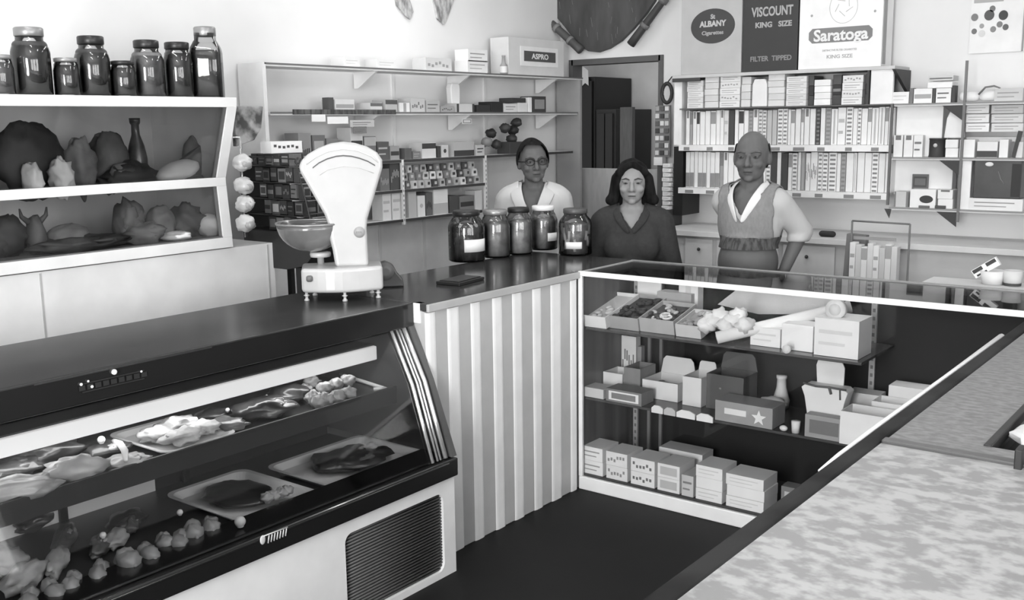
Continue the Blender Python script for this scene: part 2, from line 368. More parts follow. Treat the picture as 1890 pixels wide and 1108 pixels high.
# front glass
m = MB(); m.prism([(-.078-ox, .875), (-.072-ox, .875), (.024-ox, .69), (.112-ox, .43), (.106-ox, .43), (.018-ox, .69)], 'y', YE-oy, -.985-oy); out('front_glass', m, PANE, dl)
def gx(z):   # glass x at height z
    return -.075+(.875-z)/.185*.096 if z > .69 else .021+(.69-z)/.26*.088
for k, (yy, r) in enumerate(((-.985, .0085), (-1.005, .004), (-1.02, .004), (-1.045, .006))):
    m = MB(); m.tube([(gx(z)-ox+.004, yy-oy-(.0 if k == 0 else .012)*(.9-z), z) for z in (.868, .78, .69, .56, .43)], r, 8); out('chrome_rod', m, mat(232, .22, .75), dl)
m = MB(); m.prism([(-.57-ox, .43), (.125-ox, .43), (.028-ox, .69), (-.06-ox, .87), (-.57-ox, .9)], 'y', -.965-oy, YD-oy); out('end_panel', m, mat(60, .25, nz=(3, 95, (1, 1, 1), .3)), dl)
m = MB(); L_(m, -.57, YE, .36, -.5, YD-.03, .9); out('back_panel', m, mat(46, .3), dl)
za = at(200, 916, 'x', -.495).z; zb = at(200, 940, 'x', -.495).z
m = MB(); L_(m, -.5, YE, zb-.02, -.492, -1.72, za+.02); out('white_back_strip', m, W2, dl)
m = MB()
for z, ye in ((.47, -1.25), (.495, -1.15)): L_(m, -.5, -1.72, z, -.49, ye, z+.006)
out('rear_runner', m, CHROME, dl)
for px in (113, 345):
    p = at(px, 905, 'x', -.485); m = MB(); L_(m, -.492, p.y-.012, .40, -.48, p.y+.012, .6); out('rear_post', m, BLACK, dl)
m = MB(); L_(m, -.5, YE, .60, -.105, -1.0, .64); L_(m, -.105, YE, .598, -.095, -1.0, .66); out('upper_shelf', m, mat(44, .3), dl, .002)
m = MB(); L_(m, -.5, YE, .36, .06, -.965, .405); out('display_deck', m, mat(62, .35, nz=(5, 40, (1, 1, 1), .3)), dl)
m = MB(); L_(m, -.212, YE, .742, -.186, -1.0, .792); out('lamp_diffuser', m, emit(.30, 'lamp_diffuser'), dl, .004)
m = MB(); L_(m, -.5, YE, .79, -.2, -1.0, .797); out('hood', m, mat(50, .4), dl)
m = MB(); L_(m, -.5, YE, .655, -.49, -1.5, .70); out('ticket_rail', m, mat(190, .5), dl)
m = MB(); m.tube([(-.24-ox, YE+.1-oy, .765), (-.24-ox, -1.05-oy, .765)], .012, 10); out('lamp_tube', m, emit(1.2, 'case_lamp'), dl)
m = MB(); m.ell((-.045-ox, YD-oy+.02, .935), (.02, .02, .014)); m.ell((-.045-ox, YD-oy+.02, .90), (.018, .018, .012)); m.box(-.06-ox, -.0, .88, -.03-ox, .03, .95); out('corner_cap', m, W_, dl)
# --- striped counter
sc_ = thing('striped_counter', 'plain counter with vertical white and grey ribbed stripes below a dark top', 'counter', (-.28, -.45, 0)); ox, oy = -.28, -.45
m = MB(); L_(m, -.55, YD+.005, 0, -.012, .45, .922); out('body', m, mat(170, .6), sc_)
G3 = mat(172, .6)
b_ = [-1.03, -.889, -.828, -.763, -.698, -.642, -.571, -.511, -.449, -.387, -.318, -.259, -.195, -.122, -.055, -.008]
ST = [(-.935, -.889, 1)]+[(b_[i], b_[i+1], i % 2 == 0) for i in range(1, len(b_)-1)]
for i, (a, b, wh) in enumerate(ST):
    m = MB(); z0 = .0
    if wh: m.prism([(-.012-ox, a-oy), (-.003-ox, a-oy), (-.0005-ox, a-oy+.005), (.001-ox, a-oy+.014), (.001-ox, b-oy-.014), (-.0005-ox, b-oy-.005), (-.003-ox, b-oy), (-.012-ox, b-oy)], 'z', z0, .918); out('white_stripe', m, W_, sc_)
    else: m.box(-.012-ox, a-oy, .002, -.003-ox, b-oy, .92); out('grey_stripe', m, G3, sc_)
m = MB(); L_(m, -.575, YD+.002, .925, -.001, .45, .95); out('countertop', m, TOPM, sc_, .002)
m = MB(); L_(m, -.001, YD+.002, .922, .012, -.002, .949); out('front_edge', m, mat(165, .35), sc_, .002)
# --- glass display case across the back
CX1, CY1 = 2.75, .44
gc = thing('glass_display_case', 'long glass fronted display case with white frame and two shelves', 'display case', (1.2, .22, 0)); ox, oy = 1.2, .22
m = MB(); L_(m, .0, .0, 0, CX1, .02, .058); out('kick_band', m, W_, gc, .004)
m = MB(); L_(m, .0, .0, .932, CX1, .016, .952); out('front_rail', m, W_, gc, .002)
m = MB(); L_(m, .0, .0, .058, .018, .016, .932); out('corner_post', m, W_, gc, .002)
m = MB(); L_(m, .0, CY1-.016, .932, CX1, CY1, .952); out('rear_rail', m, mat(140, .3, .4), gc, .002)
m = MB(); L_(m, .0, .016, .936, .014, CY1-.016, .95); out('side_rail', m, mat(170, .4, .3), gc, .001)
m = MB(); L_(m, .002, .018, .03, CX1, CY1-.02, .065); out('floor_board', m, mat(60, .5), gc)
m = MB(); L_(m, .0, CY1-.015, .0, CX1, CY1-.003, .932); out('back_board', m, mat(16, .7, nz=(2, 10, (1, 1, 1), .2)), gc)
m = MB(); L_(m, -.0, .018, .06, .006, CY1-.016, .934); out('end_board', m, mat(95, .5, nz=(14, 60, (1, 1, .05), .2)), gc)
m = MB(); L_(m, .018, .006, .058, CX1, .010, .932); out('front_pane', m, PANE, gc)
m = MB(); L_(m, .014, .016, .941, CX1, CY1-.016, .947); out('top_pane', m, PANE, gc)
SHG = mat(70, .25)
m = MB(); L_(m, .018, .03, .700, 1.185, CY1-.05, .710); out('upper_shelf', m, SHG, gc, .001)
m = MB(); L_(m, .018, .03, .395, 1.73, CY1-.05, .405); out('lower_shelf', m, SHG, gc, .001)
PST = mat(185, .4, .2)
for (x, y) in ((.03, CY1-.035), (1.09, CY1-.035)):
    m = MB(); L_(m, x, y, .065, x+.022, y+.012, .93)
    for k in range(26): m.box(x+.006-ox, y-.0006-oy, .09+k*.032, x+.016-ox, y+.001-oy, .104+k*.032, 1)
    out('shelf_upright', m, [PST, GREY2], gc)
for x in (.10, .16):
    m = MB(); L_(m, x, CY1-.03, .065, x+.014, CY1-.018, .93); out('back_slat', m, mat(120, .5), gc)
# --- foreground marbled counter
MARB = mat(126, .34, nz=(30, 160, (1, 1.35, 1), .09), key='marbled_laminate', spec=.4)
MARB_SHADE = mat(92, .3, nz=(40, 122, (1, 1.9, 1), .12), key='shaded_marbled_laminate', spec=.4)  # same marbled top, with its shade put into a darker tone
fc = thing('marbled_counter', 'foreground counter with light marbled top and dark metal edging', 'counter', (2.2, -2.2, 0)); ox, oy = 2.2, -2.2
m = MB(); L_(m, 1.745, -4.3, 0, 2.74, -.01, .90); out('body', m, mat(90, .5), fc)
m = MB(); L_(m, 1.77, -4.3, .90, 2.75, -1.597, .95); out('marbled_top', m, MARB, fc)
m = MB(); L_(m, 1.77, -1.572, .90, 1.93, -.012, .949); L_(m, 1.93, -1.572, .90, 2.75, -1.5, .949); out('display_end_top', m, MARB_SHADE, fc)
NOSE = mat(14, .6, nz=(9, 44, (1, .5, 1), .12), key='mottled_metal_edge', spec=.1)  # dark metal mottled with lighter grey
m = MB(); L_(m, 1.733, -4.3, .91, 1.77, -.012, .953); out('side_edging', m, NOSE, fc, .006, 3)
m = MB(); L_(m, 1.77, -1.597, .92, 2.75, -1.572, .957); out('cross_edging', m, mat(70, .3), fc, .003)
m = MB(); m.tube([(1.728-ox, y-oy, .944) for y in (-1.80, -1.70)]+[(1.727-ox, y-oy, .947) for y in (-1.5, -1.0, -.42)], [.003, .007, .006, .006, .009], 8); out('edge_highlight', m, W_, fc)  # light caught by the chrome edge, built as a white strip
m = MB(); L_(m, 1.93, -1.5, .93, 1.945, -.012, .952); out('well_edge', m, BLACK, fc, .002)
m = MB(); L_(m, 2.005, -1.612, .93, 2.018, -1.572, .985); out('edge_bracket', m, BLACK, fc, .002)
m = MB(); L_(m, 1.945, -1.5, .90, 2.75, -.012, .905); out('well_floor', m, mat(60, .5), fc)
p = at(1858, 800, 'z', .93)
blob('wrapped_parcel', 'rumpled white wrapped parcel in the sunken end of the foreground counter', 'parcel', (2.03, -1.36, .905), (.075, .11, .035), W_, nz=.5, parts=3)
# ------------------------------------------------------------------ left display with sloping glass
ld = thing('wall_display_case', 'white framed wall display with two slanted glass windows below the tall jars', 'display case', (-1.35, -.88, 0)); ox, oy = -1.35, -.88
YR = -.88; YL = -3.9
cs = [at(437, py, 'y', YR) for py in (180, 198)]+[at(417, 327, 'y', YR), at(418, 343, 'y', YR), at(429, 437, 'y', YR), at(431, 456, 'y', YR)]
prof = [(p.x, p.z) for p in cs]
(x0, z0), (x1, z1), (x2, z2), (x3, z3), (x4, z4), (x5, z5) = prof
def rail(name, xa, za, xb, zb, d=.03):
    m = MB(); m.prism([(xa-ox, za), (xb-ox, zb), (xb-d-ox, zb), (xa-d-ox, za)], 'y', YL-oy, YR-oy); out(name, m, W_, ld, .002)
rail('top_rail', x0, z0, x1, z1); rail('middle_rail', x2, z2, x3, z3); rail('bottom_rail', x4, z4, x5, z5)
m = MB(); m.prism([(x1-ox, z1), (x2-ox, z2), (x2-.03-ox, z2), (x1-.03-ox, z1)], 'y', YR-.045-oy, YR-oy); m.prism([(x3-ox, z3), (x4-ox, z4), (x4-.03-ox, z4), (x3-.03-ox, z3)], 'y', YR-.045-oy, YR-oy); out('end_post', m, W_, ld, .001)
m = MB(); L_(m, XL+.002, YL, z0-.022, x0-.002, YR, z0); out('top_board', m, W2, ld, .002)
m = MB(); L_(m, XL+.002, YL, z5, x5-.005, YR, z4+.005); L_(m, XL+.002, YL, z3, x3-.01, YR-.045, z3+.012); out('inner_shelf', m, mat(110, .6), ld)
m = MB(); L_(m, XL+.002, YL, z5, XL+.02, YR, z0-.022); out('back_panel', m, mat(210, .6, nz=(4, 170, (1, 1, 1), .3)), ld)
m = MB(); m.prism([(x0-.002-ox, z0-.02), (x1-ox, z1), (x2-.005-ox, z2), (x3-.005-ox, z3), (x4-ox, z4), (XL+.02-ox, z4), (XL+.02-ox, z0-.02)], 'y', YR-.012-oy, YR-.002-oy); out('end_cheek', m, W2, ld)
m = MB(); m.prism([(x1-.006-ox, z1), (x2-.006-ox, z2), (x2-.010-ox, z2), (x1-.010-ox, z1)], 'y', YL-oy, YR-.045-oy); out('upper_pane', m, PANE, ld)
m = MB(); m.prism([(x3-.006-ox, z3), (x4-.006-ox, z4), (x4-.010-ox, z4), (x3-.010-ox, z3)], 'y', YL-oy, YR-.045-oy); out('lower_pane', m, PANE, ld)
CABX = x5-.012
m = MB(); L_(m, XL+.002, YL, 0, CABX, -.66, z5-.004); out('lower_cabinet', m, mat(216, .6), ld, .002)
for px in (75, 497): m = MB(); p = at(px, 520, 'x', CABX); L_(m, CABX, p.y-.003, .05, CABX+.003, p.y+.003, z5-.01); out('panel_joint', m, mat(168, .6), ld)
# contents of the windows
DM = mat(50, .6, nz=(9, 96, (1, 1, 1), .2), key='dark_wrapped', bump=.4); MM = mat(130, .6, nz=(8, 60, (1, 1, 1), .2), key='mid_wrapped', bump=.3); LM = mat(232, .4, nz=(5, 190, (1, 1, 1), .25), key='pale_wrapped'); BK = mat(24, .6, nz=(9, 54, (1, 1, 1), .2), key='black_wrapped', bump=.4)
zu = z3+.012; zl = z4+.005
def inwin(name, label, cat, px0, px1, top, zf, m_, nz=.3, dx=.11, parts=1, mats=None, ry=1.0):
    x = (x3 if zf == zu else x4)-dx
    a = at(px0, top, 'x', x); b = at(px1, top, 'x', x); h = (a.z+b.z)/2-zf; w = abs(b.y-a.y)/2
    return blob(name, label, cat, (x, (a.y+b.y)/2, zf), (.05*ry, w, h/2), m_, nz, parts=parts, mats=mats)
G = 'bundles behind the slanted glass'
inwin('wrapped_bundle', 'large dark wrapped bundle filling the left end of the upper window', 'bundle', -20, 112, 215, zu, BK, .2, .15, 4, [BK, DM])
inwin('wrapped_bundle', 'pale crumpled packet in front of the large dark bundle, upper window', 'bundle', 88, 130, 285, zu, LM, .4, .07)
inwin('wrapped_bundle', 'small pale packet at the far left of the upper window', 'bundle', 40, 72, 295, zu, LM, .3, .07)
inwin('wrapped_bundle', 'grey rounded bundle between dark ones in the upper window', 'bundle', 118, 172, 248, zu, MM, .35, .12, 3, [MM, DM])
inwin('wrapped_bundle', 'squarish dark bundle left of the bottle in the upper window', 'bundle', 165, 232, 232, zu, DM, .2, .12, 4, [DM, BK])
inwin('wrapped_bundle', 'low dark heap in front of the squarish bundle', 'bundle', 195, 285, 295, zu, BK, .35, .06, 3, [BK, MM])
# bottle
a = at(248, 218, 'x', x3-.1); m = MB(); h = a.z-zu
m.lathe([(.036, 0), (.038, .02), (.038, h*.42), (.03, h*.6), (.016, h*.76), (.015, h*.9), (.019, h*.92), (.019, h)], n=16); m.lathe([(.02, h*.93), (.021, h*1.0)], n=16, mi=1)
solo('bottle', 'dark sauce bottle standing in the upper display window', 'bottle', m, [mat(36, .3, nz=(20, 75, (1, 1, 1), .2)), DARK], (a.x, a.y, zu))
# oval melon-like loaf on diagonal leaf
a = at(285, 290, 'x', x3-.09); b = at(366, 290, 'x', x3-.09)
m = MB(); m.ell((0, 0, .052), (.05, abs(b.y-a.y)/2, .042), n=22, rot=Matrix.Rotation(.25, 3, 'X'), nz=.05); m.ell((0, .05, .02), (.045, .07, .02), 1, n=16, nz=.2)
solo('oval_loaf', 'smooth pale oval loaf at the right of the upper window', 'loaf', m, [LM, DM], (a.x, (a.y+b.y)/2, zu))
m = MB(); P = [at(x, y, 'x', x3-.16) for x, y in ((300, 318), (345, 285), (372, 262), (404, 238), (412, 246), (408, 268), (385, 295), (345, 320))]
c0 = P[0].copy(); m.prism([(p.y-c0.y, p.z-zu) for p in P], 'x', -.01, .02)
solo('diagonal_wedge', 'dark diagonal wedge behind the pale oval loaf', 'wedge', m, mat(96, .6), (x3-.16, c0.y, zu), bevel=.006)
inwin('wrapped_bundle', 'dark round bundle on top of the diagonal wedge', 'bundle', 338, 372, 245, zu, MM, .15, .19)
# lower window
inwin('wrapped_bundle', 'black mass at the left end of the lower window', 'bundle', -40, 45, 390, zl, BK, .3, .12, 4, [BK, DM])
inwin('wrapped_bundle', 'grey oval bundle with a pinched neck in the lower window', 'bundle', 82, 165, 410, zl, MM, .15, .10, 2, [MM, DM])
inwin('wrapped_bundle', 'black low heap under the grey oval bundle', 'bundle', 60, 230, 432, zl, BK, .4, .06, 5, [BK, BK])
p = at(62, 395, 'x', x4-.1); m = MB(); m.ell((0, 0, (p.z-zl)*.45), (.04, .035, (p.z-zl)*.5), n=14, nz=.2)
for s in (-1, 1): m.tube([(0, s*.02, (p.z-zl)*.8), (0, s*.045, (p.z-zl)*.95), (0, s*.05, (p.z-zl)*1.15)], [.012, .008, .003], 8)
solo('tied_bag', 'dark tied bag with two upright ends in the lower window', 'bag', m, DM, (p.x, p.y, zl))
inwin('wrapped_bundle', 'dark bundle leaning below the middle rail, lower window', 'bundle', 205, 262, 362, zl, DM, .35, .12, 4, [DM, MM])
inwin('wrapped_bundle', 'grey streaked bundle in the middle of the lower window', 'bundle', 225, 300, 408, zl, MM, .35, .07, 4, [MM, LM])
inwin('wrapped_bundle', 'grey rounded bundle right of the middle of the lower window', 'bundle', 270, 318, 374, zl, MM, .2, .12, 2, [MM, LM])
inwin('wrapped_bundle', 'dark bundle beside the pale round one, lower window', 'bundle', 315, 372, 372, zl, DM, .35, .12, 4, [DM, MM])
inwin('wrapped_bundle', 'pale round bundle at the right of the lower window', 'bundle', 362, 412, 392, zl, LM, .12, .09, 2, [LM, MM])
inwin('wrapped_bundle', 'small pale packet low at the right of the lower window', 'bundle', 300, 350, 425, zl, LM, .3, .05)

# ------------------------------------------------------------------ jars
def jar(name, label, loc, r, h, rl, hl, cont, lidm, nlab=None, sq=0, rz=0, fill=.72, lump=0, group=None, glass=None):
    """r body radius, h body height to neck, rl lid radius, hl neck+lid height"""
    t = thing(name, label, 'jar', loc, rz, group); n = 28
    m = MB(); w = .0025; sh = h*.2
    P = [(.001, 0), (r*.9, 0), (r, .006), (r, h-sh), (r*.93, h-sh*.55), (rl*1.06, h), (rl*.98, h+.004), (rl*.98, h+hl*.55)]
    m.lathe(P+[(.001, h+hl*.55)], n=n, sq=sq); out('glass', m, glass or JGLASS, t)
    m = MB(); f = h*fill; q = r-w-.0012; zs_ = h-sh
    pr_ = [(.001, .007), (q*.97, .0075), (q, .012)]+([(q, f), (q*.9, f+.004)] if f < zs_ else [(q, zs_), (q*.93, zs_+(f-zs_)*.8), (q*.86, f)])
    m.lathe(pr_+[(.001, f+.002)], n=n, sq=sq, mi=0)
    if lump:
        for i in range(lump):
            a = RND.random()*6.28; z = .02+RND.random()*(f-.02); s = .010+RND.random()*.008
            m.ell((math.cos(a)*(q-s*.75), math.sin(a)*(q-s*.75), z), (s*.85, s*.7, s*.9), 1, n=8)
    tag(out('contents', m, cont if isinstance(cont, list) else [cont, cont], t), kind='stuff')
    m = MB(); m.lathe([(.001, h+hl*.35), (rl, h+hl*.35), (rl+.002, h+hl*.4), (rl+.002, h+hl*.92), (rl*.96, h+hl), (.001, h+hl)], n=n); out('lid', m, lidm, t)
    if nlab:
        hw, zc, hh, off = nlab; m = MB(); k = 10; vs = []
        for i in range(k+1):
            a = -PI/2+off+(i/k*2-1)*hw; rr = r+.0012
            vs += [(rr*math.cos(a), rr*math.sin(a), zc-hh), (rr*math.cos(a), rr*math.sin(a), zc+hh)]
        m._new(vs, [(2*i, 2*i+2, 2*i+3, 2*i+1) for i in range(k)], 0, True)
        o = out('paper_label', m, W2, t); s = o.modifiers.new('thick', 'SOLIDIFY'); s.thickness = .0006
    return t
JD = mat(38, .5, nz=(18, 66, (1, 1, 1), .2), key='dark_preserve'); JM = mat(78, .5, nz=(16, 120, (1, 1, 1), .2), key='brown_preserve'); LIDG = mat(150, .35, .5); LIDD = mat(50, .35, .4)
xj = -1.22; zt = z0+.0005
JR = [(5, 46, 103, None, .25, JM, LIDG, 'short jar cut by the photo edge at the far left of the top row'),
      (63, 68, 53, 84, .8, JD, LIDG, 'tall jar with pale lid at the left of the top row'),
      (126, 46, 107, None, .25, JD, LIDG, 'short dark jar between the two leftmost tall jars'),
      (175, 62, 67, 96, .8, JD, LIDD, 'tall dark lidded jar, second of the tall jars'),
      (230, 46, 111, None, .3, JD, LIDD, 'short dark jar between the second and third tall jars'),
      (276, 60, 73, 100, .8, JM, LIDD, 'tall jar with cloudy shoulder, third of the tall jars'),
      (332, 52, 76, 100, .9, JD, LIDD, 'dark straight jar left of the square bottle jar'),
      (385, 56, 48, 80, .75, JD, LIDG, 'square shouldered jar with narrow neck at the right end of the shelf')]
for i, (cx, wpx, top, sh, rlq, c_, lm, lab) in enumerate(JR):
    xx = xj-(.0 if sh else -.03); p = at(cx, 176, 'x', xx); ppm = FPX/((p-CAMP) @ FW); r = wpx/ppm/2; p.z = zt
    H = (176-top)/ppm
    if sh: hl = (sh-top)/ppm*.8; jar('storage_jar', lab, p, r, H-hl, r*rlq*.9, hl, c_, lm, sq=(3 if i == 7 else 0), rz=(.8 if i == 7 else 0), fill=(.84 if i == 7 else .99))
    else: hl = .022; jar('storage_jar', lab, p, r, H-hl, r*.85, hl, c_, lm, fill=.97)
# counter jars
JL = [(862, 68, 392, 488, .72, mat(42, .5, nz=(22, 90, (1, 1, 1), .15), key='dark_sweets'), LIDD, (.75, .075, .028, .62), 'dark sweet jar with a large white label, leftmost of the counter jars', 8),
      (915, 54, 390, 480, .8, mat(130, .5, nz=(22, 175, (1, 1, 1), .2), key='grey_sweets'), LIDG, None, 'grey sweet jar with a pale lid, second of the counter jars', 0),
      (958, 50, 386, 474, .78, mat(140, .5, nz=(22, 190, (1, 1, 1), .2), key='light_sweets'), BLACK, None, 'pale sweet jar with a black lid, middle of the counter jars', 6),
      (1003, 54, 384, 468, .75, mat(105, .5, nz=(22, 170, (1, 1, 1), .2), key='mixed_sweets'), W2, (.45, .065, .02, .75), 'sweet jar with a white lid and small label beside the white coat', 8),
      (1062, 62, 388, 476, .7, mat(70, .5, nz=(20, 130, (1, 1, 1), .2), key='sparse_sweets'), mat(75, .4), (.5, .05, .016, -.1), 'sweet jar of long white sticks, rightmost of the counter jars', 0)]
JLOC = {}
for i, (cx, wpx, top, bot, rlq, c_, lm, nl, lab, lump) in enumerate(JL):
    p = at(cx, bot-4, 'z', .95); ppm = FPX/((p-CAMP) @ FW); r = wpx/ppm/2; H = (bot-4-top)/ppm*1.02; hl = .035
    d = (p-CAMP); rz = math.atan2(d.y, d.x)-PI/2; p = p+Vector((d.x, d.y, 0)).normalized()*(r*.6+(.05 if i == 3 else 0))
    j = jar('sweet_jar', lab, (p.x, p.y, .9505), r, H-hl, r*rlq, hl, [c_, CARD], lm, nl, rz=rz, fill=.86, lump=lump*5)
    if i == 4:
        m = MB()
        for k in range(26):
            a = RND.random()*6.28; b2 = RND.random()*.8-.4; rr = r*.8; z = .03+RND.random()*(H-hl)*.55; v = Vector((math.cos(a)*rr, math.sin(a)*rr, z)); dv = Vector((-math.sin(a)*math.sin(b2), math.cos(a)*math.sin(b2), math.cos(b2)))*.022
            m.tube([v-dv, v+dv], .0075, 6)
        tag(out('sugar_sticks', m, W_, j), kind='stuff')
        for c in j.children:
            if c.name.startswith('contents'): c.scale = (.8, .8, .95)
p = at(836, 484, 'z', .95); jar('sweet_jar', 'black jar half hidden behind the leftmost counter jar', (p.x-.03, p.y+.085, .9505), .05, .13, .04, .02, mat(30, .5), BLACK)
# flat dark tray on the counter
m = MB(); m.box(-.055, -.09, 0, .055, .09, .012); m.box(-.045, -.08, .012, .045, .08, .016)
p = at(850, 521, 'z', .95); solo('change_tray', 'flat black tray lying on the dark counter before the sweet jars', 'tray', m, BLACK, (p.x, p.y, .9505), .12, bevel=.003)

# ------------------------------------------------------------------ weighing scale
sp = at(634, 556, 'z', .95); d = sp-CAMP; SRZ = math.atan2(d.y, d.x)-PI/2
su = Vector((d.x, d.y, 0)).normalized(); PM = FPX/((sp-CAMP) @ FW); so = sp+su*.07
PMf = PM*1.02
sx = lambda px: (px-634)/PMf
zz = lambda py: (563-py)/PMf+.0
ts = thing('weighing_scale', 'white enamel fan shaped shop weighing scale standing on the counter', 'scale', (so.x, so.y, .9505), SRZ)
SW = mat(180, .32, key='white_enamel', coat=.4)
m = MB(); hw = 76/PMf; zb0, zb1 = zz(546), zz(500)
pts = [(-hw, .10), (-hw, -.055)]+[(-hw+2*hw*k/10, -.055-.04*math.sin(PI*k/10)) for k in range(1, 10)]+[(hw, -.055), (hw, .10)]
m.prism(pts, 'z', zb0, zb1); out('base', m, SW, ts, .012, 4)
m = MB(); m.box(-.03, .06, zb0-.006, .03, .09, zb0+.0); 
for (fx, fy) in ((sx(566), -.035), (sx(637), -.078), (sx(700), -.035), (sx(580), .08), (sx(690), .08)):
    f = MB(); f.lathe([(.001, 0), (.009, 0), (.009, .005), (.005, .009), (.005, .016), (.011, .02), (.005, .024), (.006, zb0+.005), (.001, zb0+.005)], (fx, fy, 0), 14); out('foot', f, SW, ts)
m = MB()
out_ = [(563, 318), (565, 303), (580, 289), (600, 278), (622, 270), (645, 267), (668, 270), (690, 277), (708, 288), (717, 302), (717, 316), (701, 365), (685, 412), (683, 430), (684, 502), (622, 502), (618, 470), (613, 445), (613, 425), (606, 402), (582, 355)]
m.prism([(sx(a), zz(b)) for a, b in out_], 'y', -.035, .045); out('dial_head', m, SW, ts, .014, 4)
m = MB(); m.tube([(sx(a), -.036, zz(b)) for a, b in ((577, 307), (595, 294), (618, 284), (645, 280), (672, 284), (697, 295), (709, 306))], .0025, 6); out('head_rim', m, mat(205, .3), ts)
arc = [(588, 314), (600, 305), (615, 298), (632, 293.5), (645, 292.5), (660, 294), (675, 298), (690, 304), (703, 312)]
m = MB()
for a, b in zip(arc, arc[1:]):
    m.prism([(sx(a[0]), zz(a[1]-1.2)), (sx(b[0]), zz(b[1]-1.2)), (sx(b[0]), zz(b[1]+1.4)), (sx(a[0]), zz(a[1]+1.4))], 'y', -.0362, -.034)
out('dial_slot', m, mat(70, .5), ts)
m = MB(); m.tube([(sx(a), -.0355, zz(b)) for a, b in ((600, 328), (615, 318), (645, 312), (675, 316), (700, 326))], .0012, 5); out('dial_frame_line', m, mat(190, .4), ts)
m = MB(); m.lathe([(.001, 0), (10.5/PMf, 0), (10.5/PMf, .003), (.001, .003)], (sx(669), -.038, zz(436)), 20, ax='y'); out('maker_badge', m, mat(150, .4), ts)
for k in range(5): 
    f = MB(); f.box(sx(663)+k*.0042, -.0388, zz(438), sx(663)+k*.0042+.002, -.0378, zz(434)); out('badge_mark', f, mat(110, .4), ts)
m = MB(); m.lathe([(.001, 0), (.011, 0), (.011, .006), (.001, .006)], (sx(573), -.078, zz(518)), 12, ax='y', sq=2); out('base_plug', m, mat(95, .5), ts)
m = MB(); m.lathe([(.001, zb1), (.012, zb1), (.012, zz(486)), (.036, zz(486)), (.038, zz(481)), (.036, zz(477)), (.001, zz(477))], (sx(594), .06, 0), 20); out('pan_support', m, SW, ts)
# weighing bowl
bx = sx(579)
tb = thing('weighing_bowl', 'dark glossy deep bowl resting on the pan of the scale', 'bowl', so+Vector((math.cos(SRZ)*bx-math.sin(SRZ)*.06, math.sin(SRZ)*bx+math.cos(SRZ)*.06, zz(476)+.0005)), SRZ)
m = MB(); R0 = 66/PMf; hh = 56/PMf; pr = [(R0*math.sin(a), hh*(1-math.cos(a))) for a in [PI/2*k/8 for k in range(9)]]
pr[0] = (.02, 0); m.lathe([(.001, 0)]+pr+[(R0-.004, hh)]+[(r-.004 if r > .02 else .01, z+.004) for r, z in pr[::-1]][1:]+[(.001, .004)], n=32); out('bowl', m, mat(58, .2, nz=(3, 120, (1, 1, 1), .2), coat=.5), tb)
m = MB(); m.tube([(R0*math.cos(a), R0*math.sin(a), hh) for a in [2*PI*k/32 for k in range(32)]], .004, 6, closed=True); out('rim', m, mat(150, .3, .5), tb)
# dispenser behind the scale
p = at(712, 532, 'z', .95); td = thing('tape_dispenser', 'dark curved tape dispenser behind the right side of the scale', 'dispenser', (p.x-.02, p.y+.02, .9505), SRZ)
m = MB(); m.prism([(-.05, 0), (.07, 0), (.065, .03), (.045, .055), (.03, .085), (.0, .1), (-.035, .09), (-.05, .05)], 'y', -.02, .03); out('body', m, mat(50, .3), td, .006)
m = MB(); m.lathe([(.012, -.028), (.034, -.028), (.034, .03), (.012, .03)], (.0, 0, .062), 20, ax='y'); out('tape_roll', m, mat(92, .4), td)

# ------------------------------------------------------------------ packet rack between the display and the scale
rk = thing('packet_rack', 'dark wire rack of packets with a curved base behind the scale', 'rack', (-1.12, -.55, 0)); ox, oy = -1.12, -.55
m = MB()
def rp(px, py, y): return at(px, py, 'x', -1.0)
top = at(560, 292, 'x', -1.05)
Y0, Y1 = -.80, -.38
hullp = [(-1.33, 1.44), (-.97, 1.42), (-.9, 1.30), (-.85, 1.15), (-.86, 1.05), (-.93, .985), (-1.05, .96), (-1.33, .96)]
hull = MB()
low = [(-1.33, 1.12), (-.86, 1.12), (-.86, 1.05), (-.93, .985), (-1.05, .96), (-1.33, .96)]
for y in (-.668, -.392):
    hull.prism([(a-ox, b) for a, b in low], 'y', y-oy, y+.008-oy)
    hull.tube([(-.865-ox, y+.004-oy, 1.1), (-.965-ox, y+.004-oy, 1.43), (-1.33-ox, y+.004-oy, 1.44)], .0035, 6)
hull.prism([(a-ox, b) for a, b in [(-.86, 1.06), (-.85, 1.15), (-.875, 1.15), (-.885, 1.07), (-.945, 1.0), (-1.05, .98), (-1.33, .98), (-1.33, .96), (-1.05, .96), (-.93, .985)]], 'y', -.66-oy, -.40-oy)
L_(hull, -1.34, -.66, .96, -1.33, -.392, 1.44); L_(hull, -1.30, -.62, 0, -1.27, -.6, .96); L_(hull, -1.30, -.46, 0, -1.27, -.44, .96); L_(hull, -1.05, -.62, 0, -1.02, -.6, .965); L_(hull, -1.05, -.46, 0, -1.02, -.44, .965)
out('frame', hull, mat(36, .5), rk, .002)
for k, z in enumerate((1.12, 1.19, 1.26, 1.33, 1.40)):
    m = MB(); xf = -.87-.025*k if k else -.87; L_(m, -1.33, -.652, z-.003, xf-.01, -.40, z); m.tube([(xf-.006-ox, -.655-oy, z+.012), (xf-.006-ox, -.398-oy, z+.012)], .003, 6); out('tier', m, DARK, rk)
cnt = 0
PKM = [(mat(42, .4), mat(90, .5)), (mat(62, .4), mat(150, .5)), (mat(30, .4), mat(78, .5)), (mat(96, .45), mat(40, .5)), (mat(46, .4), mat(120, .5))]
TN = ['lowest', 'second lowest', 'middle', 'second highest', 'highest']
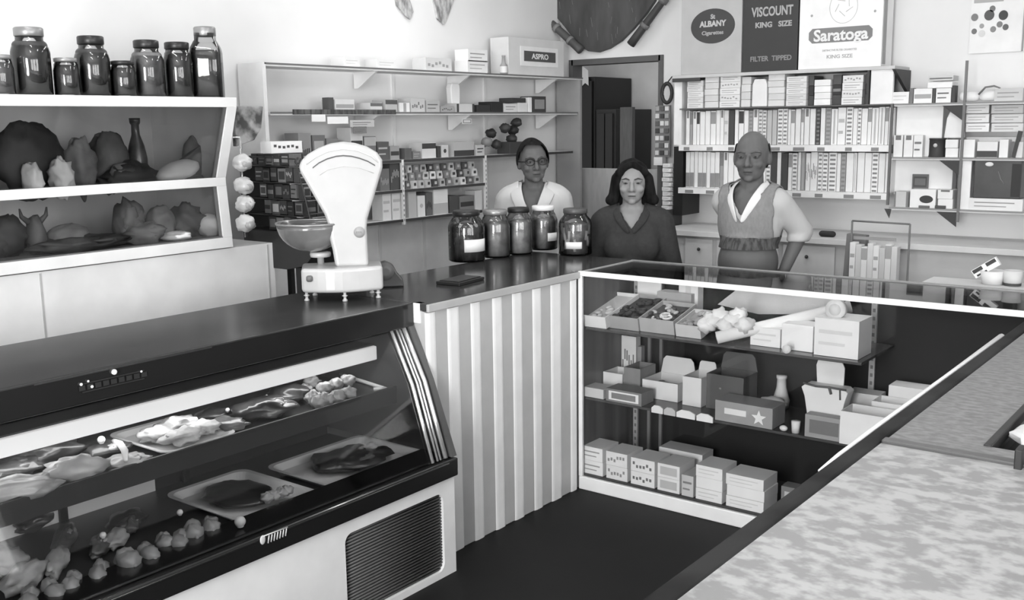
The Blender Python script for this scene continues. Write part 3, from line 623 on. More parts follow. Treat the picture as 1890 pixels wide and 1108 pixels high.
for k, z in enumerate((1.12, 1.19, 1.26, 1.33, 1.40)):
    xf = -.87-.025*k if k else -.87
    for j in range(5):
        y = -.63+j*.051; bm_, mk = PKM[(k*2+j*3) % 5]
        if j == 0:
            for q_ in range(1, 6): pack('snack_packet', 'dark printed packet, %s behind the leftmost one on the %s tier of the rack' % (ORD[q_+1], TN[k]), 'packet', (xf-.035-.05*q_, y, z+.0006+.004*(q_%2)), (.044, .034, .058 if k < 4 else .046), *PKM[(k*3+q_*2) % 5], ['panel', 'band', 'frame', 'lines', 'marks'][(q_+k) % 5], rz=.12*((q_+k)%3-1), group='packets on the dark rack')
        pk = pack('snack_packet', 'dark printed packet, %s from the left on the %s tier of the rack' % (ORD[j+1], TN[k]), 'packet', (xf-.035, y, z+.0006), (.044, .03, .062 if k < 4 else .05), bm_, mk, ['panel', 'band', 'frame', 'lines', 'marks'][(j+k) % 5], rz=PI/2, group='packets on the dark rack')
# white cellophane packets between the display end and the rack
for k, (py, w) in enumerate(((300, 34), (342, 40), (376, 44), (412, 46))):
    p = at(432+w*.45, py, 'x', -1.02); m = MB(); m.ell((0, 0, 0), (.04, .036, .034), n=20, nz=.25); m.ell((.03, 0, -.005), (.012, .024, .018), 1, n=10, nz=.2)
    solo('cellophane_packet', ['topmost', 'second', 'third', 'lowest'][k]+' of four bulging pale packets hung at the display end', 'packet', m, [mat(200, .3, nz=(14, 160, (1, 1, 1), .2)), mat(150, .5)], p, group='pale packets at the display end')
m = MB(); a = at(452, 262, 'x', -1.02); b = at(452, 440, 'x', -1.02); m.tube([(0, 0, a.z-b.z+.02), (0, 0, 0)], .004, 6); m.tube([(0, 0, a.z-b.z+.018), (-.2, 0, a.z-b.z+.018)], .004, 6)
solo('hanging_rod', 'thin rod carrying the pale packets at the display end', 'rod', m, CHROME, (-1.05, a.y, b.z))
p = at(458, 232, 'x', -1.15); m = MB(); m.prism([(-.075, -.085), (.02, -.06), (.06, -.01), (.075, .08), (-.075, .08)], 'x', -.012, .012)
solo('spotted_bag', 'dark spotted paper bag standing at the right end of the display top', 'bag', m, mat(150, .6, nz=(16, 60, (1, 1, 1), .1), key='spotted_paper'), p, rot=(0, 0, 0), bevel=.004)
p = at(488, 262, 'x', -1.2)
pack('carton', 'long pale carton with dark print lying above the packet rack', 'carton', (-1.15, -.58, 1.452), (.16, .08, .05), CARD, INK, 'marks', rz=PI/2*.95)
m = MB(); m.box(-.06, -.1, 0, .06, .1, .008); solo('rack_top_board', 'thin dark board lying across the top of the packet rack', 'board', m, DARK, (-1.15, -.55, 1.442))
# ------------------------------------------------------------------ wall shelves on the left wall
XF = -1.45
ws = thing('wall_shelving', 'pale five tier wall shelving with thin dark shelf edges on the left wall', 'shelving', (-1.55, .8, 0)); ox, oy = -1.55, .8
SZ = [at(820, py, 'x', XF).z for py in (131, 207, 291, 344, 396)]
def ysp(px): return at(px, 210, 'x', XF).y
SPAN = [(ysp(493), 2.22), (ysp(500), 2.16), (ysp(600), 2.1), (ysp(600), ysp(893)), (ysp(600), ysp(887))]
TH = .016
SB = mat(214, .6)
for k, (z, (a, b)) in enumerate(zip(SZ, SPAN)):
    m = MB(); L_(m, XL+.022, a, z-TH, XF-.003, b, z); out('shelf', m, SB, ws, .001)
    m = MB(); L_(m, XF-.003, a, z-TH*(.5 if k < 2 else .9), XF, b, z); out('shelf_edge', m, mat(105 if k < 2 else 60, .5), ws)
m = MB(); L_(m, XF, ysp(540), SZ[1]-.012, XF+.004, ysp(730), SZ[1]+.012); out('ticket_strip', m, mat(52, .5, nz=(60, 95, (.2, 1, .2), .1)), ws)
for px in (700, 870, 1030):
    y = ysp(px)
    for k in (0, 1):
        m = MB(); m.prism([(XF-.01-ox, SZ[k]-TH), (XL+.022-ox, SZ[k]-TH), (XL+.022-ox, SZ[k]-.10), (XL+.05-ox, SZ[k]-.10)], 'y', y-oy, y+.014-oy); out('gusset', m, W2, ws)
for px in (738, 893):
    y = ysp(px); m = MB(); L_(m, XF-.012, y, SZ[4]-.03, XF+.002, y+.016, SZ[2]+.0)
    for k in range(12): L_(m, XF+.0015, y+.004, SZ[4]-.01+k*.026, XF+.0028, y+.012, SZ[4]+.002+k*.026, 1)
    out('slotted_upright', m, [W2, GREY], ws)
m = MB(); L_(m, XL+.022, ysp(495)-.02, 1.0, XF, ysp(495), SZ[0]); out('end_panel', m, W2, ws)
m = MB(); L_(m, XL+.022, 2.17, .9, XF+.01, 2.19, SZ[0]-TH); out('far_end_panel', m, mat(150, .6), ws)

TONES = {}
def tn(v):
    if v not in TONES: TONES[v] = mat(v, .6)
    return TONES[v]
WORD = lambda v: 'white' if v > 215 else 'pale' if v > 180 else 'grey' if v > 120 else 'dark grey' if v > 70 else 'black'
def wl_item(k, px0, px1, top, v, style, label, mark=90, name='carton', cat='carton', depth=.1, xo=0, base=None, setback=.02, grp=None):
    """box on wall shelf k; pixels give y-extent and height"""
    x = XF-setback; a = at(px0, 210, 'x', x); b = at(px1, 210, 'x', x); mid = (px0+px1)/2
    z = SZ[k] if base is None else base; top_ = at(mid, top, 'x', x).z; h = max(.015, top_-z)
    return pack(name, label, cat, (x-depth/2, (a.y+b.y)/2, z+.0006), (abs(b.y-a.y)*.98, depth, h), tn(v), tn(mark), style, rz=PI/2, group=grp), z+h
# top shelf
t = thing('display_carton', 'grey carton with a small framed dark sign on top of the wall shelves', 'carton', (XF-.08, (ysp(945)+ysp(1046))/2, SZ[0]+.0006), PI/2)
w = abs(ysp(1046)-ysp(945)); h = at(995, 73, 'x', XF-.02).z-SZ[0]
m = MB(); m.box(-w/2, -.06, 0, w/2, .08, h); out('box', m, tn(205), t, .002)
m = MB(); m.box(-w*.3, -.0625, h*.25, w*.38, -.06, h*.78); out('white_panel', m, tn(228), t)
m = MB(); m.box(-w*.24, -.0645, h*.38, w*.33, -.0625, h*.66); out('sign_plate', m, tn(80), t)
lettering('ASPRO', h*.2, tn(225), t, (w*.045, -.0646, h*.515), (PI/2, 0, 0), bold=.0012, sx=1.3)
wl_item(0, 865, 902, 112, 220, 'lines', 'lower white carton of the stack left of the shield', 170); 
_, zt_ = wl_item(0, 868, 900, 112, 222, 'lines', 'second white carton behind the stack left of the shield', 165, setback=.13)
wl_item(0, 866, 902, 92, 225, 'lines', 'upper white carton of the stack left of the shield', 150, base=SZ[0]+at(880, 112, 'x', XF-.02).z-at(880, 131, 'x', XF-.02).z+.004)
wl_item(0, 788, 836, 108, 205, 'marks', 'pale speckled carton on the top wall shelf, left of the stack', 150)
wl_item(0, 700, 735, 110, 222, 'lines', 'faint white carton on the top wall shelf beneath the glare', 200)
wl_item(0, 640, 668, 106, 224, 'lines', 'small faint carton, leftmost on the top wall shelf', 205)
m = MB(); m.lathe([(.001, 0), (.022, 0), (.023, .05), (.012, .066), (.009, .1), (.011, .102), (.011, .11), (.001, .11)], n=14); m.lathe([(.0235, .008), (.0235, .045)], n=14, mi=1, close=False)
solo('bottle', 'small pale bottle with dark neck beside the carton with the framed dark sign', 'bottle', m, [tn(150), tn(215)], (XF-.03, ysp(938), SZ[0]+.0006))
# second shelf
wl_item(1, 608, 617, 180, 75, 'plain', 'narrow black carton standing at the left of the second wall shelf', depth=.05)
wl_item(1, 619, 655, 184, 205, 'band', 'pale banded carton right of the narrow black one', 150)
wl_item(1, 684, 706, 190, 200, 'top', 'pale carton with dark top, middle left of the second wall shelf', 100)
wl_item(1, 712, 734, 184, 175, 'top', 'grey carton with dark top on the second wall shelf', 80)
wl_item(1, 738, 757, 190, 215, 'stripe', 'white striped carton beside the heap of packets', 150)
wl_item(1, 759, 785, 182, 185, 'marks', 'pale speckled carton left of the tall white bag', 110)
wl_item(1, 787, 812, 186, 170, 'lines', 'grey lined carton left of the tall white bag', 100)
wl_item(1, 814, 838, 196, 150, 'marks', 'low grey carton next to the tall white bag', 90)
b_, zz1 = wl_item(1, 843, 876, 192, 190, 'cornered', 'pale carton with dark sides carrying the tall white bag', 60)
m = MB(); m.prism([(-.035, 0), (.035, 0), (.04, .09), (.03, .115), (-.03, .115), (-.04, .09)], 'y', -.02, .02)
solo('paper_bag', 'tall plain white bag standing on the dark sided carton', 'bag', m, W_, (XF-.08, ysp(857), zz1+.001), PI/2, bevel=.006)
wl_item(1, 881, 906, 194, 42, 'plain', 'black carton on the second wall shelf, left one of two', 30)
wl_item(1, 907, 929, 188, 36, 'plain', 'black carton on the second wall shelf, right one of two', 30)
_, z2a = wl_item(1, 931, 955, 192, 205, 'lines', 'pale lined carton right of the two black ones', 140)
_, z2b = wl_item(1, 956, 974, 190, 210, 'plain', 'pale plain carton left of the thin white upright one', 150)
wl_item(1, 945, 971, 181, 55, 'plain', 'small black carton lying on the pale cartons', 50, base=max(z2a, z2b)+.001)
wl_item(1, 976, 982, 180, 228, 'plain', 'thin white upright carton beside the framed grey one', 150, depth=.06)
wl_item(1, 984, 1008, 178, 62, 'panel', 'dark edged carton with grey face at the far end of the second wall shelf', 140)
# third shelf left part (on lower ledge) and right
TL = [(548, 572, 246, 140, 'marks'), (574, 598, 250, 110, 'panel'), (600, 622, 256, 125, 'marks'), (624, 642, 262, 150, 'lines'), (645, 668, 236, 205, 'band'), (670, 692, 252, 110, 'top'), (694, 716, 262, 85, 'lines'), (718, 735, 270, 150, 'band'), (745, 758, 274, 90, 'plain'),
      (760, 774, 280, 120, 'lines'), (777, 803, 264, 205, 'top'), (806, 812, 270, 60, 'plain'), (813, 826, 268, 195, 'spot'), (836, 874, 262, 180, 'bottom'), (878, 893, 268, 190, 'lines'), (940, 965, 262, 60, 'plain'), (968, 990, 266, 80, 'band')]
for i, (a, b, tp, v, st) in enumerate(TL):
    wl_item(2, a, b, tp, v, st, '%s carton, %s from the left along the third wall shelf' % (WORD(v), ORD[i+1]), 60 if v > 120 else 170, grp='cartons on the third wall shelf')
for i, (px, py) in enumerate(((912, 262), (927, 246), (946, 236), (968, 240), (958, 256), (975, 226), (930, 266))):
    m = MB(); m.ell((0, 0, 0), (.035, .032, .028), n=14, nz=.3); z = at(px, py, 'x', XF-.06).z
    solo('dark_pouch', '%s dark rounded pouch, %s in the heap above the white coated man' % (['grey', 'black', 'dark', 'black', 'dark', 'black', 'black'][i], ORD[i+1]), 'pouch', m, [tn([130, 45, 60, 40, 50, 60, 45][i])], (XF-.06-.03*(i % 2), ysp(px), max(z, SZ[2]+.03)), group='pouches heaped on the third wall shelf')
pk_i = 0
for (a, b, y0_, v) in ((575, 600, 218, 232), (604, 642, 222, 234), (646, 690, 228, 185), (652, 676, 240, 120)):
    pk_i += 1
    m = MB(); hh = .03; m.box(-.05, -.004, -.02, .05, .004, .02)
    p = at((a+b)/2, y0_, 'x', XF+.002); solo('price_ticket', '%s price ticket, %s from the left below the second wall shelf' % (WORD(v), ORD[pk_i]), 'ticket', pack_mb(abs(at(b, 220, 'x', XF).y-at(a, 220, 'x', XF).y), .003, .034, 'lines' if v < 200 else 'plain'), [tn(v), tn(110)], (XF+.004, p.y, p.z-.017), PI/2)
p = at(861, 224, 'x', XF+.002); solo('price_ticket', 'grey framed price ticket below the white bag', 'ticket', pack_mb(.085, .003, .028, 'frame'), [tn(205), tn(120)], (XF+.004, p.y, p.z-.014), PI/2)
# fourth shelf: crowded small bags, two rows
n = 0
for row in range(3):
    for j in range(11):
        px = 752+j*13.0; n += 1
        if px > 888: continue
        v = RND.choice([90, 130, 165, 200, 215, 110, 70, 185]); x = XF-.03-.045*(2-row); zz0 = SZ[3]+.0006+(0, .043, .083)[row]
        m = MB(); w = .04; m.prism([(-w/2, 0), (w/2, 0), (w*.55, .014), (w*.4, .042), (-w*.4, .042), (-w*.55, .014)], 'y', -.012, .012); m.box(-w*.25, -.0128, .014, w*.25, -.0118, .03, 1)
        solo('sweet_bag', '%s small bag, %s from the left in the %s row behind the slotted uprights' % (WORD(v), ORD[j+1], ['front', 'middle', 'top'][row]), 'bag', m, [tn(v), tn(60 if v > 130 else 190)], (XF-.025-.018*row, ysp(px), zz0+row*.0), PI/2+RND.uniform(-.2, .2), group='small bags on the fourth wall shelf', bevel=.003)
for i, (a, b, tp, v) in enumerate(((716, 735, 300, 75), (697, 715, 312, 110))): wl_item(3, a, b, tp, v, 'marks', ['dark grey packet just left of the slotted upright', 'dark grey packet right behind the scale head edge'][i], 150)
# fifth shelf
FL = [(700, 716, 356, 226, 'lines'), (718, 736, 352, 222, 'lines'), (749, 764, 352, 190, 'plain'), (766, 780, 362, 228, 'spot'), (782, 794, 356, 100, 'marks'), (796, 823, 347, 230, 'bottom'), (826, 843, 362, 80, 'plain'), (845, 872, 362, 130, 'band'), (874, 887, 352, 222, 'plain')]
for i, (a, b, tp, v, st) in enumerate(FL):
    wl_item(4, a, b, tp, v, st, '%s packet, %s from the left on the lowest wall shelf' % (WORD(v), ORD[i+1]), 185 if v > 200 else 60, name='packet', cat='packet', depth=.08, grp='packets on the lowest wall shelf')

# ------------------------------------------------------------------ shield and clubs above the door
yb_ = YB-.004
c0 = at(1105, 40, 'y', yb_)
oul = [(1010, 0), (1000, -60), (1010, -140), (1060, -190), (1105, -195), (1160, -185), (1215, -140), (1228, -60), (1212, 2), (1196, 26), (1172, 54), (1150, 76), (1128, 90), (1108, 97), (1090, 95), (1072, 84), (1048, 52), (1028, 28)]
m = MB(); pts = [at(a, b, 'y', yb_) for a, b in oul]; m.prism([(p.x-c0.x, p.z-c0.z) for p in pts], 'y', -.03, 0, 0)
for i in range(60):
    a = RND.uniform(1035, 1185); b = RND.uniform(-120, 75); w_ = 1-abs(a-1110)/130
    if b > 20+60*w_: continue
    p = at(a, b, 'y', yb_); q = at(a+RND.uniform(-3, 3), b+RND.uniform(8, 18), 'y', yb_); m.tube([(p.x-c0.x, -.031, p.z-c0.z), (q.x-c0.x, -.031, q.z-c0.z)], .0018, 4, 1)
solo('shield', 'large dark pointed shield hanging on the back wall above the doorway', 'shield', m, [mat(50, .6, nz=(14, 80, (1, 1, .3), .25), key='shield_hide'), mat(120, .7)], c0, bevel=.012)
def club(label, p0, p1, r0, r1, v):
    a = at(*p0, 'y', yb_-.078); b = at(*p1, 'y', yb_-.078); m = MB(); m.tube([Vector((0, 0, 0)), (b-a)*.12, (b-a)*.5, (b-a)*.9, b-a], [r0, r0*.95, (r0+r1)/2, r1, r1*1.15], 10)
    m.tube([(b-a)*.25, (b-a)*.30], r0*1.1, 10, 1); m.tube([(b-a)*.6, (b-a)*.66], r0*1.1, 10, 1)
    solo('wooden_club', label, 'club', m, [tn(v), tn(v+45)], a)
club('dark carved club slanting down to the left side of the shield point', (1072, 93), (1002, 28), .028, .022, 80)
club('long thin dark club rising to the upper right beside the shield', (1164, 82), (1262, -50), .028, .018, 60)
# feather-like pennants high on the left wall
for i, (pp, lab) in enumerate(((((716, -60), (732, 10), (748, 30), (756, 36), (762, 22), (752, -10), (744, -60)), 'grey feathered pennant high on the left wall, left of two'), (((800, 4), (806, -50), (842, -60), (838, -6), (828, 24), (818, 46), (806, 34)), 'grey feathered pennant high on the left wall, nearer the doorway'))):
    P = [at(a, b, 'x', XL+.0062) for a, b in pp]; c = P[0]; m = MB(); m.prism([(p.y-c.y, p.z-c.z) for p in P], 'x', -.006, .006)
    solo('feather_pennant', lab, 'pennant', m, mat(120, .8, nz=(40, 200, (1, 1, .4), .15), key='feather'), c)
# ------------------------------------------------------------------ cigarette shelving on the back wall
YS = 2.0      # shelf fronts
def bx_(px, py=200, y=YS): return at(px, py, 'y', y).x
def bz_(px, py, y=YS): return at(px, py, 'y', y).z
cg = thing('cigarette_shelving', 'white back wall shelving stacked with cigarette cartons', 'shelving', ((bx_(1256)+bx_(1645))/2, YB, 0)); ox, oy = (bx_(1256)+bx_(1645))/2, YB
xa, xb = bx_(1254), bx_(1645)
ZT, Z1, Z2, Z3 = bz_(1430, 131), bz_(1450, 196), bz_(1450, 268), bz_(1450, 352)
def shelfc(z, t, a, b, m_, name='shelf', d=0): m = MB(); L_(m, a, YS-d, z-t, b, YB-.002, z); out(name, m, m_, cg, .001)
shelfc(ZT, .018, bx_(1240), bx_(1648), tn(190)); shelfc(Z1, .008, xa, xb, tn(90)); shelfc(Z2, .014, xa, xb, W2); shelfc(Z3, .014, xa, xb, W2)
for z in (Z2, Z3):
    m = MB(); L_(m, xa, YS-.002, z-.034, xb, YS+.004, z-.0); out('price_rail', m, W2, cg)
    m = MB()
    for k in range(9):
        x = xa+.02+(xb-xa)*k/9+RND.uniform(0, .03); L_(m, x, YS-.004, z-.031, x+.035+RND.random()*.03, YS-.002, z-.012)
    tag(out('price_tickets', m, mat(130, .6), cg), kind='stuff')
m = MB(); L_(m, bx_(1598), YS, Z1, bx_(1602), YB, ZT-.018); out('divider', m, tn(60), cg)
m = MB(); L_(m, bx_(1604), YS+.01, Z1, xb, YS+.03, ZT-.018); out('end_board', m, W2, cg)
m = MB(); m.prism([(YS-.03-oy, ZT-.018), (YB-.01-oy, ZT-.018), (YB-.01-oy, ZT-.14), (YB-.03-oy, ZT-.14)], 'x', bx_(1646)-ox, bx_(1652)-ox); out('end_bracket', m, tn(58), cg)
m = MB(); L_(m, bx_(1241), YS-.006, ZT-.04, bx_(1292), YS, ZT-.018); out('dark_strip', m, tn(60), cg)
m = MB(); L_(m, bx_(1643, 230), YS-.006, Z3-.06, bx_(1643, 230)+.012, YS+.008, Z1); out('metal_standard', m, tn(95), cg)
m = MB(); L_(m, bx_(1240, 340), YS+.02, 1.0, bx_(1257, 340), YB-.01, Z2-.01); out('left_end_board', m, BLACK, cg)
m = MB(); L_(m, bx_(1240), YS+.03, Z2, bx_(1254), YB-.01, ZT-.018); out('left_end_panel', m, W2, cg)
# top row: stacked cartons
STK = [(1264, 1294, 5, 149, 214, 'lines'), (1296, 1322, 5, 141, 206, 'plain'), (1324, 1362, 5, 139, 218, 'marks'), (1364, 1382, 4, 142, 205, 'plain'), (1413, 1444, 5, 137, 208, 'plain'), (1446, 1484, 5, 141, 214, 'lines'), (1498, 1529, 4, 147, 230, 'plain'), (1549, 1588, 4, 139, 220, 'marks')]
LV = ['bottom', 'second', 'third', 'fourth', 'fifth']
for i, (a, b, n, tp, v, st) in enumerate(STK):
    x0_, x1_ = bx_(a), bx_(b); H = bz_((a+b)/2, tp, YS+.02)-Z1; h = H/n
    for k in range(n):
        pack('cigarette_carton', '%s carton lying %s in the %s stack from the left, top cigarette row' % (WORD(v), LV[k], ORD[i+1]), 'carton', ((x0_+x1_)/2+RND.uniform(-.003, .003), YS+.10, Z1+.0006+k*h), (x1_-x0_-.004, .15, h-.001), tn(v-(k % 2)*8), tn(150), st if k % 2 else 'lines' if st != 'plain' else 'plain', group='cartons stacked on the top cigarette row')
a, b = bx_(1384), bx_(1412); m = MB(); w = (b-a)/2; H = bz_(1398, 146)-Z1
m.prism([(-w, 0), (w, 0), (w*.95, H*.8), (w*.7, H), (-w*.7, H), (-w*.95, H*.8)], 'y', -.03, .03); solo('paper_bag', 'bright white tall bag between the carton stacks of the top cigarette row', 'bag', m, W_, ((a+b)/2, YS+.05, Z1+.0006), bevel=.005)
for i, (a, b) in enumerate(((1486, 1496), (1530, 1547), (1590, 1597))):
    for k in range(3):
        H = (bz_(1500, 139)-Z1)/3; pack('dark_carton', 'dark carton in the %s upright dark column of the top cigarette row, %s' % (ORD[i+1], ['bottom', 'middle', 'top'][k]), 'carton', ((bx_(a)+bx_(b))/2, YS+.11, Z1+.0006+k*H), (bx_(b)-bx_(a)-.003, .14, H-.001), tn([62, 40, 75][k]), tn(120), 'plain' if i != 1 or k != 1 else 'band', group='dark cartons in the top cigarette row')
# rows of upright cartons
def zx(v): return 1200+v*.2527
R2 = [(242, 268, 'w', 'tip'), (270, 290, 'g', 'top'), (292, 318, 'w', 'tip'), (320, 342, 'w', 'dtop'), (344, 380, 'w', 'plain'), (382, 418, 'w', 'plain'), (422, 460, 'w', 'gtop'), (462, 490, 'w', 'plain'), (492, 518, 'w', 'tip'), (520, 552, 'p', 'lines'), (556, 594, 'd', 'plain'), (598, 624, 'w', 'plain'), (628, 664, 'w', 'dtop'),
      (666, 698, 'w', 'plain'), (701, 730, 'g', 'ticks'), (732, 768, 'w', 'tip'), (772, 800, 'p', 'ticks'), (802, 830, 'p', 'ticks'), (834, 870, 'm', 'plain'), (872, 906, 'm', 'plain'), (912, 950, 'w', 'ticks'), (952, 984, 'w', 'ticks'), (988, 1008, 'w', 'plain'), (1010, 1038, 'w', 'gtop'), (1042, 1080, 'w', 'plain'), (1084, 1104, 'w', 'gtop'), (1108, 1145, 'w', 'tip'), (1148, 1188, 'w', 'plain'),
      (1194, 1224, 'd', 'ticks'), (1226, 1260, 'w', 'plain'), (1264, 1302, 'g', 'ticks'), (1304, 1350, 'w', 'stripe'), (1352, 1410, 'w', 'lines'), (1414, 1462, 'w', 'ticks'), (1464, 1496, 'w', 'plain'), (1498, 1524, 'w', 'ticks'), (1526, 1570, 'w', 'plain'), (1572, 1600, 'w', 'gtop'), (1602, 1650, 'w', 'stripe'), (1652, 1696, 'w', 'stripe'), (1698, 1724, 'w', 'gtop'), (1726, 1762, 'w', 'plain')]
R3 = [(240, 270, 'w', 'gbot'), (272, 300, 'w', 'gbot'), (302, 328, 'w', 'plain'), (330, 362, 'w', 'gbot'), (364, 390, 'w', 'gbot'), (392, 418, 'w', 'plain'), (420, 452, 'w', 'gbot'), (454, 486, 'w', 'gbot'), (490, 514, 'g', 'top'), (516, 548, 'w', 'tip'), (550, 590, 'w', 'plain'), (592, 640, 'w', 'plain'), (644, 690, 'w', 'plain'), (692, 740, 'w', 'plain'), (742, 790, 'w', 'plain'), (792, 826, 'w', 'plain'), (828, 860, 'w', 'ticks'), (864, 906, 'd', 'plain'), (908, 936, 'w', 'plain'), (940, 986, 'd', 'plain'), (990, 1018, 'w', 'gtop'), (1020, 1056, 'w', 'ticks'), (1060, 1082, 'w', 'plain'), (1084, 1114, 'g', 'stripe'),
      (1118, 1152, 'w', 'marks'), (1154, 1204, 'w', 'marks'), (1208, 1240, 'w', 'ticks'), (1242, 1280, 'w', 'ticks'), (1286, 1344, 'w', 'ticks'), (1346, 1374, 'w', 'plain'), (1376, 1412, 'g', 'ticks'), (1414, 1468, 'w', 'plain'), (1470, 1492, 'w', 'dstripe'), (1496, 1548, 'w', 'plain'), (1550, 1600, 'w', 'plain'), (1602, 1650, 'w', 'ticks'), (1652, 1700, 'w', 'plain'), (1702, 1750, 'w', 'plain')]
TV = {'w': 224, 'p': 208, 'm': 178, 'g': 150, 'd': 66}
for rname, rows, zb_, ztop in (('upper', R2, Z2, Z1-.012), ('lower', R3, Z3, Z2-.036)):
    for i, (a, b, v, st) in enumerate(rows):
        yy = 235 if rname == 'upper' else 312
        x0_, x1_ = bx_(zx(a), yy), bx_(zx(b), yy); v = TV[v]; mk = tn(120)
        if st == 'dtop': st, mk = 'top', tn(60)
        elif st == 'gtop': st, mk = 'top', tn(145)
        elif st == 'gbot': st, mk = 'bottom', tn(135)
        elif st == 'dstripe': st, mk = 'stripe', tn(70)
        elif st == 'ticks': mk = tn(125) if v > 100 else tn(120)
        elif v < 100: mk = tn(110)
        if st == 'lines' or st == 'stripe': mk = tn(175)
        pack('cigarette_carton', '%s upright carton, %s from the left in the %s row of upright cigarette cartons' % (WORD(v), ORD[i+1] if i < 40 else ['', 'forty-first', 'forty-second'][i-39], rname), 'carton', ((x0_+x1_)/2, YS+.11, zb_+.0006), (x1_-x0_-.0015, .15, (ztop-zb_)*RND.uniform(.95, .99)), tn(v), mk, st, group='upright cartons on the %s cigarette row' % rname)
# stack of small packs left of the black board
for k in range(10):
    z = bz_(1240, 388, YS-.02)+k*.0285
    pack('cigarette_packet', 'white flat packet, %s from the bottom of the loose stack left of the cigarette shelves' % ORD[k+1], 'packet', (bx_(1230, 330)-.0+.004*(k % 2), YS+.04, z+.001), (.055-.004*(k % 2), .09, .020), tn(226), tn(150), 'lines', rz=.06*(k % 3-1), group='loose stack of packets')
    if k: pass
m = MB(); H = bz_(1240, 388, YS-.02); m.box(-.035, -.08, 0, .035, .08, H)
solo('narrow_stand', 'narrow dark stand under the loose stack of packets by the doorway', 'stand', m, tn(70), (bx_(1230, 330), YS+.06, 0))
# hanging card of goods and oval mirror by the door
a, b = at(1213, 195, 'y', 2.17), at(1234, 290, 'y', 2.17)
t = thing('hanging_card', 'patterned narrow card of small goods hanging between doorway and cigarette shelves', 'card', ((a.x+b.x)/2, 2.17, b.z)); w = (b.x-a.x)/2+.01; H = a.z-b.z
m = MB(); m.box(-w, -.006, 0, w, .006, H); out('card', m, mat(120, .7), t)
n_ = 0
for r in range(7):
    for c in range(3):
        m = MB(); m.box(-w+.006+c*w*.64, -.016, .012+r*H/7, -w+.006+c*w*.64+w*.5, -.006, .012+r*H/7+H*.09); out('carded_item', m, tn([200, 60, 160, 90, 215][(r*2+c) % 5]), t, .002)
m = MB(); m.box(-.04, -.04, -.05, .02, .006, 0); m.box(-.03, -.041, -.04, .01, -.0395, -.03); out('hanging_box', m, tn(215), t, .002)
p = at(1231, 172, 'y', 2.13)
t = thing('oval_mirror', 'small oval mirror in a dark frame beside the doorway', 'mirror', p)
m = MB(); m.tube([(.034*math.cos(a_), 0, .058*math.sin(a_)) for a_ in [2*PI*k/24 for k in range(24)]], .012, 8, closed=True); out('frame', m, tn(45), t)
m = MB(); m.ell((0, 0.004, 0), (.03, .004, .054), n=20); out('glass', m, tn(190), t)
m = MB(); m.tube([(0, 0, .06), (.0, .06, .10)], .004, 6); out('hook', m, DARK, t)

# ------------------------------------------------------------------ big cartons on top of the shelving
zt_ = ZT+.0006
def big(label, px0, px1, v, top, yfront=YS+.01, depth=.17):
    x0_, x1_ = bx_(px0, 130, yfront), bx_(px1, 125, yfront); t = thing('display_carton', label, 'carton', ((x0_+x1_)/2, yfront, zt_)); w = x1_-x0_
    m = MB(); m.box(-w/2+.002, 0, 0, w/2-.002, depth, top); out('box', m, tn(v), t, .003); return t, w
t, w = big('grey display carton with a dark oval emblem, left of three above the cigarettes', 1256, 1368, 176, .52)
p = at(1314, 48, 'y', YS); ex = p.x-t.location.x; ez = p.z-zt_; ew, eh = w*.36, .098
m = MB(); m.prism([(ex+ew*math.cos(a_), ez+eh*math.sin(a_)) for a_ in [2*PI*k/40 for k in range(40)]], 'y', -.001, 0); out('oval_emblem', m, tn(60), t)
lettering('St', .035, tn(170), t, (ex, -.0012, ez+.052), bold=.0015); lettering('ALBANY', .044, tn(185), t, (ex, -.0012, ez+.012), bold=.002, sx=.98); lettering('Cigarettes', .03, tn(160), t, (ex, -.0012, ez-.038), bold=.001, sx=1.1)
t, w = big('black display carton with pale lettering, middle of three above the cigarettes', 1369, 1471, 52, .54)
def lt(body, size, v, px, py, sx=1, bold=.001, tt=None):
    q = at(px, py, 'y', YS); lettering(body, size, tn(v), t, (q.x-t.location.x, -.0008, q.z-zt_), bold=bold, sx=sx)
lt('VISCOUNT', .070, 165, 1424, 21, .70, .002); lt('KING   SIZE', .040, 165, 1426, 45, 1.05, .0015); lt('FILTER  TIPPED', .038, 135, 1421, 108, .98, .001); lt('THE', .04, 120, 1424, -8)
t, w = big('white display carton with a grey lettered band, right of three above the cigarettes', 1472, 1626, 232, .56)
q0, q1 = at(1491, 85, 'y', YS), at(1610, 44, 'y', YS); m = MB(); x0_, x1_ = q0.x-t.location.x, q1.x-t.location.x; z0_, z1_ = q0.z-zt_+.012, q1.z-zt_-.004; r = .02
pts = [(x0_+r, z0_), (x1_-r, z0_), (x1_, z0_+r), (x1_, z1_-r), (x1_-r, z1_), (x0_+r, z1_), (x0_, z1_-r), (x0_, z0_+r)]
m.prism(pts, 'y', -.001, 0); out('lettered_band', m, tn(122), t)
lt('Saratoga', .084, 222, 1550, 64.5, 1.02, .0024); lt('DISTINCTIVE FILTER CIGARETTES', .014, 170, 1548, 92, .9, .0003); lt('KING SIZE', .026, 165, 1548, 104, 1.2, .0006)
q = at(1556, 12, 'y', YS); m = MB(); m.tube([(q.x-t.location.x+.075*math.cos(a_), -.001, q.z-zt_+.085*math.sin(a_)) for a_ in [2*PI*k/32 for k in range(32)]], .0016, 5, closed=True)
for k in range(5): m.tube([(q.x-t.location.x+.03*math.cos(k*1.3), -.001, q.z-zt_+.03*math.sin(k*1.3)), (q.x-t.location.x+.05*math.cos(k*1.3+1), -.001, q.z-zt_+.05*math.sin(k*1.3+1))], .0018, 5)
out('crest', m, tn(195), t)
for px, py in ((1497, 29), (1614, 20)): q = at(px, py, 'y', YS); m = MB(); m.ell((q.x-t.location.x, 0, q.z-zt_), (.007, .002, .007), n=8); out('printed_dot', m, tn(160), t)
